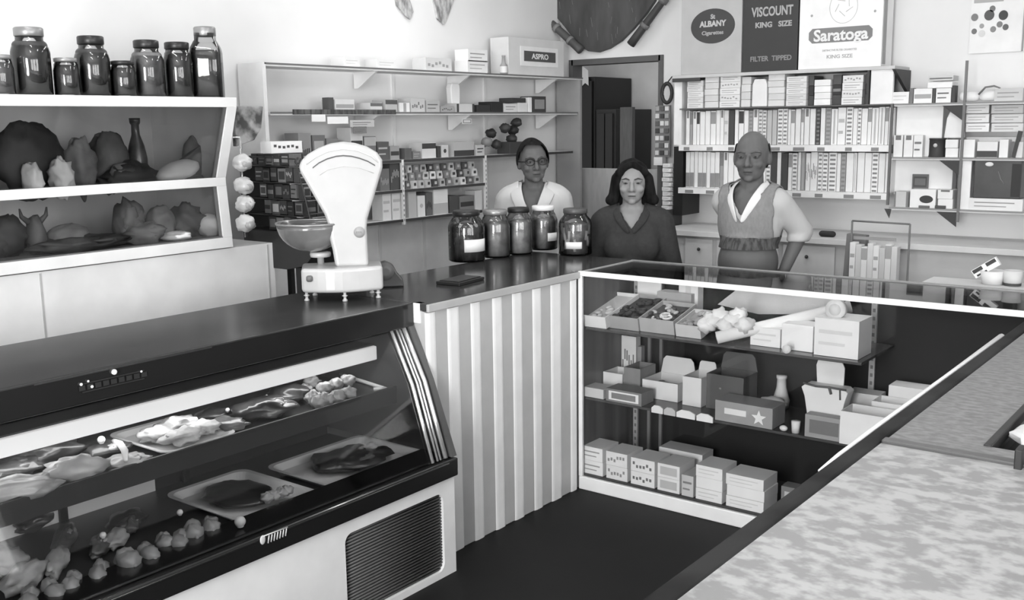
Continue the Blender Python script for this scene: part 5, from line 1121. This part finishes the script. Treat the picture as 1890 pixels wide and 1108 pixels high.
# man in the knitted vest
VEST = mat(132, .9, nz=(90, 116, (1, 1, .5), .3), bump=.4, key='knitted_vest'); SHIRT = mat(186, .7, key='pale_shirt', nz=(5, 160, (1, 1, .3), .3))
q = at(1380, 247, 'y', .88); H3 = q.z; M3x, M3y = q.x+.02, .88
def vestband(t, H, zs, zh, S, trunk, armparts, legparts):
    m = MB(); trunk(m, .025); me = remeshed('waistband', m, .009, 2, cut=lambda c: c.z > zs-.195 or c.z < zs-.25, solid=1); o = out('waistband', None, mat(84, .9, nz=(70, 50, (1, 1, .1), .1), key='ribbed_band'), t, me=me)
def beltdots(t, H, zs, zh, S, *a): pass
person('balding man in a grey knitted vest over a pale short sleeved shirt', (M3x, M3y, 0), face_cam(M3x, M3y)-.42, H3, SK3, HAIRG, 'fringe',
       [lit_shell('shirt', SHIRT, .013, .62, .10, -.22, .004, vw=.7), lit_shell('vest', VEST, .021, 0, .13, -.20, .003, vw=.6, armhole=True, solidify=.005), vestband, lapels(mat(214, .7), L=.125, w=.035), lit_legs('trousers', tn(88), .02, topo=-.215)],
       {1: ((.20, .12, H3-.445), (.165, .03, H3-.61), (-.35, -.1, -1)), -1: ((-.10, .15, H3-.47), (-.02, .18, H3-.60), (.6, .2, -1))}, head_yaw=.22, shoulder=.142, belly=.012, eyedark=75, hs=1.04)
# ------------------------------------------------------------------ goods in the glass display case
ZU, ZL, ZF = .7106, .4056, .0656
def gb(px0, px1, yt, yb, zf, v, st, label, mark=110, name='carton', cat='carton', d=.1, kind='pack', grp=None, ycl=(.035, .30), base=None, **kw):
    mid = (px0+px1)/2; p = at(mid, yb, 'z', base or zf); y = min(max(p.y, ycl[0]), ycl[1]-(d-.1 if d > .1 else 0)); a = at(px0, yb, 'y', y); b = at(px1, yb, 'y', y); h = max(.012, at(mid, yt, 'y', y).z-(base or zf))
    loc = ((a.x+b.x)/2, y+d/2, (base or zf)+.0004); sz = (max(.01, b.x-a.x-.002), d, h)
    if kind == 'open' and d > .15 and zf == ZU and h < .1: loc = (loc[0], loc[1], loc[2]+d*.11); kw['tilt'] = (.22, 0, 0); kw['lvl'] = .7
    if kind == 'open': return open_box(name, label, cat, loc, sz, tn(v), kw.pop('fill', tn(mark)), group=grp, **kw)
    return pack(name, label, cat, loc, sz, tn(v), tn(mark), st, group=grp, **kw)
# upper shelf
gb(1071, 1119, 583, 605, ZU, 216, '', 'pale open tray at the left end of the upper glass shelf', 170, 'display_tray', 'tray', .28, 'open', fill=tn(185), nfill=8)
gb(1122, 1179, 585, 609, ZU, 160, '', 'grey open tray of black sweets, second on the upper glass shelf', 36, 'display_tray', 'tray', .26, 'open', fill=tn(34), nfill=26)
t = gb(1181, 1245, 589, 616, ZU, 172, '', 'grey open tray of dark goods and white rings on the upper glass shelf', 60, 'display_tray', 'tray', .2, 'open', fill=[tn(60), tn(175)], nfill=24)
for k in range(3):
    m = MB(); m.tube([(.018*math.cos(a_)-.02+.025*k, .018*math.sin(a_)-.06+.03*(k % 2), .05+.004*k) for a_ in [2*PI*j/16 for j in range(16)]], .0045, 6, closed=True); out('white_ring', m, W_, t)
gb(1247, 1294, 600, 624, ZU, 196, '', 'light grey open tray of pale goods beside the white paper heap', 160, 'display_tray', 'tray', .17, 'open', fill=[tn(150), tn(205)], nfill=16)
b1 = gb(1212, 1276, 541, 562, ZU, 165, 'marks', 'mottled grey carton standing behind the open trays, upper glass shelf', 90, d=.07, ycl=(.27, .3))
gb(1176, 1220, 514, 552, ZU, 232, 'plain', 'white show card standing at the back of the upper glass shelf', name='show_card', cat='card', d=.01, ycl=(.35, .36))
gb(1252, 1288, 517, 566, ZU, 226, 'stripe', 'white tall packet right of the mottled carton, upper glass shelf', 205, d=.05, ycl=(.32, .33))
# white paper heap + roll for a glass reflection + boxes
m = MB(); q = [at(x, y, 'y', .05) for x, y in ((1294, 640), (1290, 575), (1310, 563), (1345, 562), (1382, 575), (1385, 612), (1340, 622), (1318, 640), (1305, 650))]; c0 = q[0]
m = MB()
for k in range(7):
    px, py = 1305+k*12, 600-(k % 3)*9; p = at(px, py, 'y', .08+.02*(k % 3)); m.ell((p.x, p.y, max(p.z, ZU+.03)), (.035, .045, .028), n=14, nz=.5)
for p_ in m.bm.verts: p_.co.z = max(p_.co.z, ZU+.001)
c0 = Vector((.65, .1, ZU)); 
for v in m.bm.verts: v.co -= c0
solo('paper_bag_heap', 'crumpled heap of white paper bags in the middle of the upper glass shelf', 'paper bags', m, W_, c0)
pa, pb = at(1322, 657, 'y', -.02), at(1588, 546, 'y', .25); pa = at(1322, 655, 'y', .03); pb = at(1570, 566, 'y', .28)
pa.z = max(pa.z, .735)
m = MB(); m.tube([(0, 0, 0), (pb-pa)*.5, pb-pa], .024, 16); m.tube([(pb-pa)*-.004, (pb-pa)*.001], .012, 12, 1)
solo('white_roll', 'long white roll standing in for a light reflection, diagonal across the upper glass shelf', 'roll', m, [W_, tn(150)], pa)  # ceiling light reflected in the glass, built as a solid white roll
m = MB(); q = [at(x, y, 'y', .36) for x, y in ((1325, 562), (1362, 533), (1490, 540), (1560, 552), (1545, 580), (1400, 580))]; c0 = q[0].copy(); c0.z = ZU+.001
m.prism([(p.x-c0.x, max(p.z-c0.z, 0)) for p in q], 'y', -.003, .003); solo('show_card', 'large pale grey sheet standing behind the white paper heap', 'card', m, tn(205), c0)
for i, (a, b, yt, yb, v, d, st) in enumerate(((1384, 1440, 606, 640, 226, .09, 'lines'), (1441, 1500, 600, 648, 230, .1, 'plain'), (1501, 1584, 590, 660, 224, .14, 'lines'))):
    gb(a, b, yt, yb, ZU, v, st, 'white carton, %s of three at the right end of the upper glass shelf' % ['left', 'middle', 'right'][i], 205, d=d)
b2 = at(1540, 592, 'y', .10); m = MB(); m.lathe([(.001, 0), (.036, 0), (.036, .03), (.001, .03)], n=24); m.lathe([(.001, .0302), (.022, .0302), (.022, .032), (.001, .032)], n=20, mi=1)
solo('round_tin', 'round white tin on its side on top of the right hand white carton', 'tin', m, [W_, tn(205)], (b2.x, .13, at(1540, 590, 'y', .1).z+.036), rot=(PI/2, 0, 0))
m = MB(); m.lathe([(.001, 0), (.016, 0), (.016, .012), (.001, .012)], n=20); p = at(1453, 643, 'y', .03); solo('round_tin', 'very small round tin at the front edge below the white cartons', 'tin', m, tn(210), (p.x, .031, ZU+.0165), rot=(PI/2, 0, 0))
# lower shelf
gb(1076, 1114, 717, 735, ZL, 196, 'plain', 'pale low carton at the left end of the lower glass shelf', d=.09)
t = gb(1118, 1184, 722, 752, ZL, 118, 'frame', 'dark carton with a framed white front label on the lower glass shelf', 226, d=.1, ycl=(.03, .04))
t.data.materials[0] = tn(122)
gb(1113, 1149, 689, 707, ZL+.0, 226, '', 'white fronted open tray behind the dark labelled carton', 160, 'display_tray', 'tray', .12, 'open', fill=tn(160), nfill=8, ycl=(.17, .2), base=None)
gb(1151, 1182, 680, 707, ZL, 130, '', 'grey open tray of black goods beside the white standing packet', 40, 'display_tray', 'tray', .13, 'open', fill=tn(34), nfill=10, ycl=(.17, .2))
gb(1146, 1174, 621, 668, ZL+.0, 222, 'marks', 'white upright packet with a dark motif, lower glass shelf left', 120, 'packet', 'packet', .04, ycl=(.33, .34))
gb(1176, 1184, 640, 668, ZL, 150, 'plain', 'slim grey packet beside the white upright packet', 120, 'packet', 'packet', .03, ycl=(.33, .34))
gb(1185, 1251, 705, 738, ZL, 222, '', 'white open display box with a large raised flap on the lower glass shelf', 120, 'display_box', 'display box', .16, 'open', fill=[tn(120), tn(190)], flap=.075, nfill=16)
gb(1259, 1294, 697, 750, ZL, 222, '', 'tall white open display box with a rounded flap, lower glass shelf', 150, 'display_box', 'display box', .14, 'open', fill=[tn(150), tn(200)], flap=.04, nfill=8)
SP = [(1203, 1224, 747, 757, 'pale'), (1226, 1247, 752, 767, 'grey'), (1249, 1283, 754, 772, 'white'), (1286, 1316, 755, 777, 'white')]
for i, (a, b, yt, yb, w_) in enumerate(SP):
    p = at((a+b)/2, yb, 'y', .024); wd = at(b, yb, 'y', .024).x-at(a, yb, 'y', .024).x; m = MB(); m.prism([(-wd/2, .0), (wd/2, 0), (wd/2, .022), (wd*.2, .032), (-wd*.25, .032), (-wd/2, .02)], 'y', -.003, .003)
    solo('price_card', '%s folded price card, %s from the left at the lower shelf front' % (w_, ORD[i+1]), 'card', m, tn({'pale': 222, 'grey': 190, 'white': 230}[w_]), (p.x, .0235, ZL-.012), group='price cards on the lower shelf front')
t = thing('star_carton', 'grey carton printed with a white label and white star on the lower glass shelf', 'carton', (at(1371, 790, 'y', .032).x, .032, ZL+.0004)); wd = at(1426, 790, 'y', .032).x-at(1318, 790, 'y', .032).x-.004; hh = .082
m = MB(); m.box(-wd/2, 0, 0, wd/2, .12, hh); out('box', m, tn(150), t, .002)
m = MB(); m.box(-wd*.33, -.001, hh*.4, wd*.05, 0, hh*.68); out('white_label', m, tn(222), t)
m = MB(); cx_, cz_ = wd*.27, hh*.45; m.prism([(cx_+(.031 if k % 2 == 0 else .013)*math.sin(PI*k/5), cz_+(.031 if k % 2 == 0 else .013)*math.cos(PI*k/5)) for k in range(10)], 'y', -.0012, 0); out('white_star', m, tn(230), t)
# dark box with open lid
gb(1303, 1372, 694, 734, ZL, 84, '', 'dark open box with a raised lid behind the star carton', 120, 'display_box', 'display box', .13, 'open', fill=[tn(120), tn(70)], flap=.07, nfill=10, ycl=(.19, .2))
m = MB(); m.prism([(-.06, 0), (.07, 0), (.03, .05), (-.03, .062)], 'y', -.01, .01); solo('folded_card', 'pale folded card lying right of the dark open box', 'card', m, tn(205), (at(1405, 720, 'y', .15).x, .175, ZL+.001), rot=(.0, 0, .2), bevel=.002)
p = at(1425, 725, 'y', .2); m = MB(); m.ell((0, 0, .036), (.06, .04, .031), n=18, nz=.2); solo('paper_bag', 'soft white bag slumped in the middle of the lower glass shelf', 'bag', m, tn(215), (at(1420, 735, 'y', .22).x, .25, ZL+.001))
p = at(1441, 675, 'y', .27); m = MB(); m.lathe([(.001, 0), (.03, 0), (.034, .03), (.02, .085), (.018, .12), (.021, .122), (.021, .135), (.001, .135)], n=16); solo('white_bottle', 'small white bottle standing behind the slumped bag', 'bottle', m, tn(222), (at(1441, 675, 'y', .33).x, .345, ZL+.0006))
# white flared display carton
x0_ = at(1523, 740, 'y', .10).x; t = thing('flared_display_carton', 'white flared display carton with a rounded header and dark ribbon', 'carton', (x0_, .085, ZL+.0006))
H_ = at(1523, 668, 'y', .1).z-ZL; m = MB(); m.prism([(-.05, 0), (.05, 0), (.078, H_*.50), (.088, H_*.62), (.075, H_*.66), (-.075, H_*.66), (-.088, H_*.62), (-.075, H_*.50)], 'y', -.0, .07); out('box', m, W_, t, .003)
m = MB(); m.prism([(-.05, H_*.6), (.05, H_*.6), (.052, H_*.9), (.04, H_*.99), (-.048, H_*.99), (-.056, H_*.9)], 'y', .06, .068); out('header', m, W_, t, .002)
m = MB(); m.tube([(-.08, .0, H_*.68), (-.03, -.004, H_*.66), (.02, -.004, H_*.67), (.082, .0, H_*.66)], .004, 6); m.tube([(.02, -.004, H_*.67), (.028, -.004, H_*.58)], .005, 6); m.tube([(.06, -.004, H_*.66), (.062, -.004, H_*.52)], .003, 6); out('ribbon', m, tn(90), t)
m = MB(); m.lathe([(.001, 0), (.014, 0), (.017, .045), (.001, .045)], n=16); solo('white_cup', 'little white cup at the front edge right of the star carton', 'cup', m, W_, (at(1468, 800, 'y', .05).x, .052, ZL+.0006))
m = MB(); m.ell((0, 0, .011), (.016, .011, .011), n=12); solo('round_sweet', 'white round sweet lying left of the little cup', 'sweet', m, W_, (at(1446, 798, 'y', .045).x, .045, ZL+.0006))
gb(1484, 1556, 770, 812, ZL, 150, 'panel', 'grey carton with a mottled panel under the flared display carton', 110, d=.05, ycl=(.03, .032))
gb(1549, 1635, 765, 800, ZL, 228, '', 'large white open tray at the lower shelf front right', 200, 'display_tray', 'tray', .12, 'open', fill=[tn(215), tn(120)], nfill=6, ycl=(.03, .04))
gb(1607, 1672, 745, 775, ZL, 226, '', 'white open tray behind the large white tray', 200, 'display_tray', 'tray', .10, 'open', fill=tn(205), nfill=4, ycl=(.155, .16))
gb(1562, 1622, 727, 745, ZL, 220, 'band', 'flat white carton behind the open trays, lower shelf', 200, d=.08, ycl=(.255, .26))
gb(1638, 1712, 716, 744, ZL, 224, 'plain', 'white carton at the right end of the lower glass shelf', 200, d=.09, ycl=(.26, .265))
# bottom deck
def stack(px0, px1, yt, yb, n, v, st, who, mark=150, d=.13, ycl=(.03, .31), jit=.003):
    mid = (px0+px1)/2; p = at(mid, yb, 'z', ZF); y = min(max(p.y, ycl[0]), ycl[1]); a = at(px0, yb, 'y', y).x; b = at(px1, yb, 'y', y).x; H_ = at(mid, yt, 'y', y).z-ZF; h = H_/n
    for k in range(n):
        lv = ['lowest', 'second', 'third', 'top'][k] if k < n-1 else 'topmost'
        if n == 1: lv = 'single'
        pack('carton', '%s %s carton of the %s on the case floor' % (lv, WORD(v), who), 'carton', ((a+b)/2+RND.uniform(-jit, jit), y+d/2, ZF+.0004+k*h), (b-a-.006, d, h-.0008), tn(v), tn(mark), st if (k % 2 == 0 or n < 3) else 'plain')
stack(1075, 1114, 826, 879, 2, 228, 'lines', 'stack at the far left'); stack(1117, 1158, 836, 890, 2, 222, 'marks', 'second stack from the left', 140)
stack(1162, 1208, 848, 901, 2, 226, 'marks', 'third stack, printed with dark marks', 110); stack(1211, 1254, 858, 913, 2, 226, 'panel', 'fourth stack, with grey panels', 185)
stack(1214, 1296, 832, 880, 2, 205, 'top', 'long pair standing behind the fourth stack', 228, .1, (.21, .22))
stack(1257, 1281, 878, 922, 1, 196, 'lines', 'grey upright one beside the fourth stack', 130); stack(1283, 1334, 862, 935, 3, 230, 'lines', 'fifth stack, three plain white', 205); stack(1338, 1410, 880, 950, 3, 231, 'lines', 'right hand stack, three plain white', 205)
gb(1318, 1338, 880, 896, ZF, 130, 'plain', 'small grey carton perched between the two tall white stacks', d=.05, ycl=(.2, .21), base=None) if False else None
p = at(1478, 880, 'z', ZF+.03); m = MB(); m.ell((0, 0, .035), (.055, .04, .034), n=18, nz=.2); m.ell((-.05, -.01, .03), (.025, .025, .022), 1, n=12); solo('wrapped_packet', 'mottled wrapped packet on the case floor beside the foreground counter', 'packet', m, [mat(130, .5, nz=(20, 190, (1, 1, 1), .15)), tn(222)], (at(1480, 885, 'y', .12).x, .12, ZF+.001))
gb(1440, 1520, 905, 945, ZF, 120, 'frame', 'grey patterned carton on the case floor nearly hidden by the foreground counter', 190, d=.06, ycl=(.03, .035))

# ------------------------------------------------------------------ meat counter contents
ENA = mat(226, .25, key='tray_enamel', coat=.4)
MEATD = mat(34, .3, nz=(18, 72, (1, 1, 1), .2), key='dark_meat', bump=.5, coat=.3); MEATM = mat(110, .35, nz=(12, 62, (1, 1, 1), .2), key='red_meat', bump=.4, coat=.3); FAT = mat(186, .4, nz=(9, 120, (1, 1, 1), .25), key='pale_fat', coat=.2); SAUS = mat(128, .35, nz=(8, 165, (1, 1, 1), .3), key='sausage_skin', coat=.3)
ZDK = .4055; ZUS = .6405
def tray(label, corners, z, grp=None, rim=.03, hz=.022, name='meat_tray'):
    """corners: 4 pixel points on plane z (rim height), order around"""
    P = [at(x, y, 'z', z+hz) for x, y in corners]; x0_ = min(p.x for p in P); x1_ = max(p.x for p in P); y0_ = min(p.y for p in P); y1_ = max(p.y for p in P)
    cx, cy = (x0_+x1_)/2, (y0_+y1_)/2; w, l = (x1_-x0_)/2, (y1_-y0_)/2; t = thing(name, label, 'tray', (cx, cy, z+.0005))
    def rr(w, l, r, z, n=5):
        o = []
        for (sx_, sy_, a0) in ((1, 1, 0), (-1, 1, PI/2), (-1, -1, PI), (1, -1, 3*PI/2)):
            for k in range(n+1): a = a0+PI/2*k/n; o.append((sx_*(w-r)+r*math.cos(a), sy_*(l-r)+r*math.sin(a), z))
        return o
    rings = [rr(w-.03, l-.03, .03, 0), rr(w-.012, l-.012, .035, hz*.85), rr(w, l, .04, hz), rr(w, l, .04, hz+.003), rr(w-.014, l-.014, .035, hz+.001), rr(w-.033, l-.033, .03, .003)]
    n = len(rings[0]); vs = [v for r in rings for v in r]; fs = [tuple(range(n))[::-1]]
    for i in range(5):
        for k in range(n): fs.append((i*n+k, i*n+(k+1) % n, (i+1)*n+(k+1) % n, (i+1)*n+k))
    fs.append(tuple(range(5*n, 6*n))); m = MB(); m._new(vs, fs, 0, False); out('dish', m, ENA, t); return t, cx, cy, w, l
def cut(name, label, loc, r, m_, nz=.3, cat='meat', rz=0, extra=None, group=None):
    b = MB(); b.ell((0, 0, r[2]*.9), r, 0, n=22, nz=nz, ns=8)
    if extra: b.ell((r[0]*.3, r[1]*.2, r[2]*1.1), (r[0]*.55, r[1]*.5, r[2]*.7), 1, n=16, nz=.4, ns=9)
    for v in b.bm.verts: v.co.z = max(v.co.z, 0)
    return solo(name, label, cat, b, [m_, extra or m_], loc, rz, group)
t1, cx, cy, w, l = tray('white enamel tray of dark minced meat, at the right end of the deli floor', ((500, 865), (665, 803), (770, 835), (625, 905)), ZDK)
cut('minced_meat', 'dark heap of minced meat filling the right hand enamel tray', (cx, cy, ZDK+.006), (w*.58, l*.6, .024), MEATD, .4, extra=MEATM)
cut('fat_piece', 'pale chunk lying on the minced meat near the chrome strips', (cx+w*.02, cy+l*.42, ZDK+.034), (.022, .024, .014), FAT, .3)
t2, cx2, cy2, w2, l2 = tray('white enamel tray of dark liver, second from the right on the deli floor', ((300, 915), (440, 868), (578, 905), (452, 968)), ZDK)
cut('liver', 'dark smooth liver in the second enamel tray', (cx2-.01, cy2-.01, ZDK+.006), (w2*.62, l2*.62, .022), mat(38, .3, nz=(5, 58, (1, 1, 1), .3), key='liver', coat=.5), .2)
for k in range(4): cut('kidney', 'pale knobbly piece, %s of four beside the dark liver' % ORD[k+1], (cx2+w2*.62-.01, cy2+l2*(.0+.17*k), ZDK+.022), (.02, .02, .016), FAT, .4, group='pale pieces beside the liver')
def deckp(px, py, h=0): return at(px, py, 'z', ZDK+h)
def balltag(px, py, z, r=.011, lab=''):
    p = at(px, py, 'z', z+r); m = MB(); m.ell((0, 0, r), r, n=14); m.tube([(0, 0, 0), (0, 0, .004)], r*.6, 8)
    solo('price_ball', lab, 'price marker', m, W_, (p.x, p.y, z))
balltag(443, 963, ZDK+.036, .016, 'large white ball marker at the front corner of the liver tray'); balltag(332, 946, ZDK+.03, .009, 'white ball marker at the left corner of the liver tray'); balltag(190, 988, ZDK+.04, .009, 'white ball marker above the pale cuts')
# sausages along the front of the deck
k = 0
for (px, py) in ((395, 978), (362, 990), (338, 1003), (310, 1008), (278, 1030), (238, 1045), (190, 1060), (140, 1082), (100, 1098), (60, 1112)):
    p = deckp(px, py, .02); k += 1; m = MB(); L_s = .052
    sc0 = RND.uniform(1.15, 1.6); m.M = Matrix.Diagonal((sc0, RND.uniform(.7, 1.1), sc0, 1)); m.ell((0, -.028, .02), (.019, .034, .018), n=14, nz=.3); m.ell((.004, .012, .02), (.017, .03, .017), n=14, nz=.35); m.cap((0, .03, .02), .006, (0, .045, .018), .003, 8); m.cap((0, -.045, .019), .006, (0, -.066, .018), .003, 8)
    solo('sausage', 'short sausage, %s from the right in the front row of the meat deck' % ORD[k], 'sausage', m, [SAUS], (max(p.x-.02, -.05), p.y, ZDK+.002), 1.25+RND.uniform(-.3, .3), group='sausages along the front of the meat deck')
MC = [('cutlet', 'pale long cut on the deck below the left ball marker', 215, 1000, (.03, .06, .02), FAT, 2.4), ('cutlet', 'pale pointed cut with dark edge in the middle of the deck', 185, 1012, (.028, .075, .02), MEATM, 2.5), ('cutlet', 'long streaked cut left of the middle of the deck', 120, 1000, (.03, .10, .022), MEATM, 2.5), ('cutlet', 'pale streaked cut nearest the front on the left half of the deck', 105, 1045, (.03, .085, .022), FAT, 2.5),
      ('cutlet', 'dark flat cut at the back of the deck on the left', 60, 965, (.06, .09, .025), MEATD, 2.4), ('cutlet', 'dark flat cut between the back strip and the liver tray', 235, 965, (.05, .08, .02), MEATD, 2.3), ('cutlet', 'pale lump at the photo edge on the deck', 15, 1045, (.05, .05, .03), FAT, 2.3), ('cutlet', 'pale long lump in the bottom left corner of the deck', 45, 1078, (.038, .08, .032), FAT, 2.1), ('cutlet', 'dark cut with pale rim below the left ball marker', 240, 975, (.025, .045, .02), MEATM, 2.6)]
for nm, lab, px, py, r, mm, rz in MC:
    p = deckp(px, py, .01); cut(nm, lab, (min(p.x, -.02), p.y, ZDK+.001), r, mm, .35, rz=rz-PI/2, extra=FAT if mm is MEATM else None)
# upper shelf goods
def up(px, py, h=.015): p = at(px, py, 'z', ZUS+h); p.x = min(max(p.x, -.46), -.15); p.z = ZUS; return p
t3, c3, d3, w3, l3 = tray('pale tray of light tripe in the middle of the upper meat shelf', ((258, 800), (330, 768), (440, 800), (300, 838)), ZUS, hz=.014)
for k, (px, py, r) in enumerate(((290, 812, (.05, .05, .02)), (330, 795, (.05, .06, .024)), (375, 797, (.05, .05, .018)), (335, 815, (.05, .06, .02)))):
    p = up(px, py); cut('tripe', 'light crumpled tripe piece, %s from the left on the upper meat shelf' % ORD[k+1], (p.x, p.y, ZUS+.012), r, mat(206, .5, nz=(22, 140, (1, 1, 1), .2), key='tripe', bump=.4), .5, group='tripe on the upper meat shelf')
UM = [('joint_of_meat', 'pale rounded joint on the left of the upper meat shelf', 140, 878, (.05, .08, .035), FAT, None), ('joint_of_meat', 'large pale flat joint at the photo edge on the upper shelf', 35, 918, (.06, .12, .03), FAT, None), ('joint_of_meat', 'dark joint behind the pale rounded one, upper shelf left', 85, 850, (.06, .10, .04), MEATD, None), ('joint_of_meat', 'dark joint under the third ticket, left upper shelf', 20, 878, (.05, .08, .03), MEATD, MEATM),
      ('chop', 'light streaked chop left of the tripe tray', 235, 852, (.05, .06, .016), FAT, MEATM), ('chop', 'dark chop behind the light streaked one', 195, 835, (.05, .07, .022), MEATD, FAT), ('chop', 'grey chop with a curved rind right of the tripe tray', 420, 785, (.06, .06, .018), MEATM, FAT), ('chop', 'dark chop behind the rind edged one', 395, 768, (.05, .06, .02), MEATD, None),
      ('joint_of_meat', 'dark rough joint in the right half of the upper shelf', 485, 760, (.08, .10, .03), MEATD, MEATM), ('joint_of_meat', 'dark low joint left of the knobbly heap', 530, 735, (.06, .07, .03), MEATD, None)]
for nm, lab, px, py, r, mm, ex in UM: p = up(px, py); cut(nm, lab, p+Vector((0, 0, .001)), r, mm, .35, rz=-.2, extra=ex)
m = MB(); p0_ = up(222, 838); q_ = [at(x, y, 'z', ZUS+.04)-at(222, 838, 'z', ZUS+.04) for x, y in ((210, 815), (222, 820), (230, 832), (232, 850))]; m.tube(q_, [.008, .01, .01, .006], 8); solo('curved_bone', 'pale curved bone standing on the left chops', 'bone', m, W2, at(222, 838, 'z', ZUS+.04))
k = 0
for (px, py) in ((560, 722), (578, 735), (596, 745), (614, 742), (628, 735), (645, 728), (600, 725), (620, 718), (640, 712), (575, 712)):
    p = up(px, py, .02); k += 1; cut('chicken_leg', 'knobbly light grey piece, %s in the heap at the right end of the upper shelf' % ORD[k], p+Vector((0, 0, .002+(.014 if k > 6 else 0))), (.026, .03, .022), mat(120, .4, nz=(12, 170, (1, 1, 1), .25), key='knobbly_meat', coat=.2), .4, group='knobbly pieces heaped on the upper shelf')
balltag(187, 812, ZUS+.045, .011, 'white ball marker over the left chops'); balltag(318, 776, ZUS+.04, .012, 'white ball marker over the tripe tray'); balltag(420, 757, ZUS+.03, .007, 'small white ball marker over the rind edged chop'); balltag(492, 732, ZUS+.03, .006, 'tiny white ball marker over the dark rough joint')
pa, pb = at(628, 690, 'z', ZUS+.01), at(712, 717, 'z', ZUS+.01); m = MB(); d_ = pb-pa; m.tube([(0, 0, 0), d_], .007, 8); m.tube([d_, d_+Vector((-.03, -.03, 0))], .007, 8)
solo('white_divider', 'thin white divider rod at the right end of the upper meat shelf', 'rod', m, W2, (pa.x, pa.y, ZUS+.008))
# ------------------------------------------------------------------ lights
def area(name, loc, rot, sx, sy, e):
    l = bpy.data.lights.new(name, 'AREA'); l.shape = 'RECTANGLE'; l.size = sx; l.size_y = sy; l.energy = e
    o = bpy.data.objects.new(name, l); COL.objects.link(o); o.location = loc; o.rotation_euler = rot; return o
for i, (a, b) in enumerate(wins): area('daylight_%d' % i, ((a+b)/2, YF-.12, 1.6), (PI/2, 0, 0), b-a-.08, 1.95, 20*(b-a))
area('door_daylight', ((DOORX[0]+DOORX[1])/2, YF-.12, 1.35), (PI/2, 0, 0), DOORX[1]-DOORX[0]-.06, 2.4, 235)
area('storeroom_fill', (-1.2, 2.9, ZC-.2), (0, 0, 0), .3, .3, 5)  # unseen light added to brighten the back room
for i, (a, b) in enumerate(fill_wins): area('side_fill_%d' % i, (XR+.12, (a+b)/2, 1.7), (PI/2, 0, PI/2), b-a-.08, 1.7, 34)  # fill lights behind the added side windows
for i, (x, y, pw_) in enumerate(((-.9, .55, 7), (.9, .9, 5), (-.6, -1.9, 5), (1.1, -.9, 7), (1.2, -2.9, 6))):
    t = thing('ceiling_light', ['fluorescent ceiling batten above the wall shelves', 'fluorescent ceiling batten above the cigarette shelves', 'fluorescent ceiling batten above the meat counter', 'fluorescent ceiling batten above the shop floor', 'fluorescent ceiling batten near the shop window'][i], 'ceiling light', (x, y, ZC), 0)
    m = MB(); m.box(-.6, -.05, -.05, .6, .05, 0); out('housing', m, W_, t, .004)
    m = MB(); m.tube([(-.58, 0, -.075), (.58, 0, -.075)], .019, 12); out('tube', m, emit(6, 'fluorescent_tube'), t)
    area('tube_light_%d' % i, (x, y, ZC-.11), (0, 0, 0), 1.15, .1, pw_)
area('case_light', (-.24, -2.3, .74), (0, 0, 0), .03, 2.5, 1.6)
w = bpy.data.worlds.new('world'); SC.world = w; w.use_nodes = True
bg = w.node_tree.nodes['Background']; bg.inputs[0].default_value = (1, 1, 1, 1); bg.inputs[1].default_value = .6
SC.view_settings.view_transform = 'Standard'; SC.view_settings.look = 'None'; SC.view_settings.gamma = 1; SC.view_settings.use_curve_mapping = False
SC.view_settings.exposure = 0.42
SC.cycles.transparent_max_bounces = 16; SC.cycles.max_bounces = 7
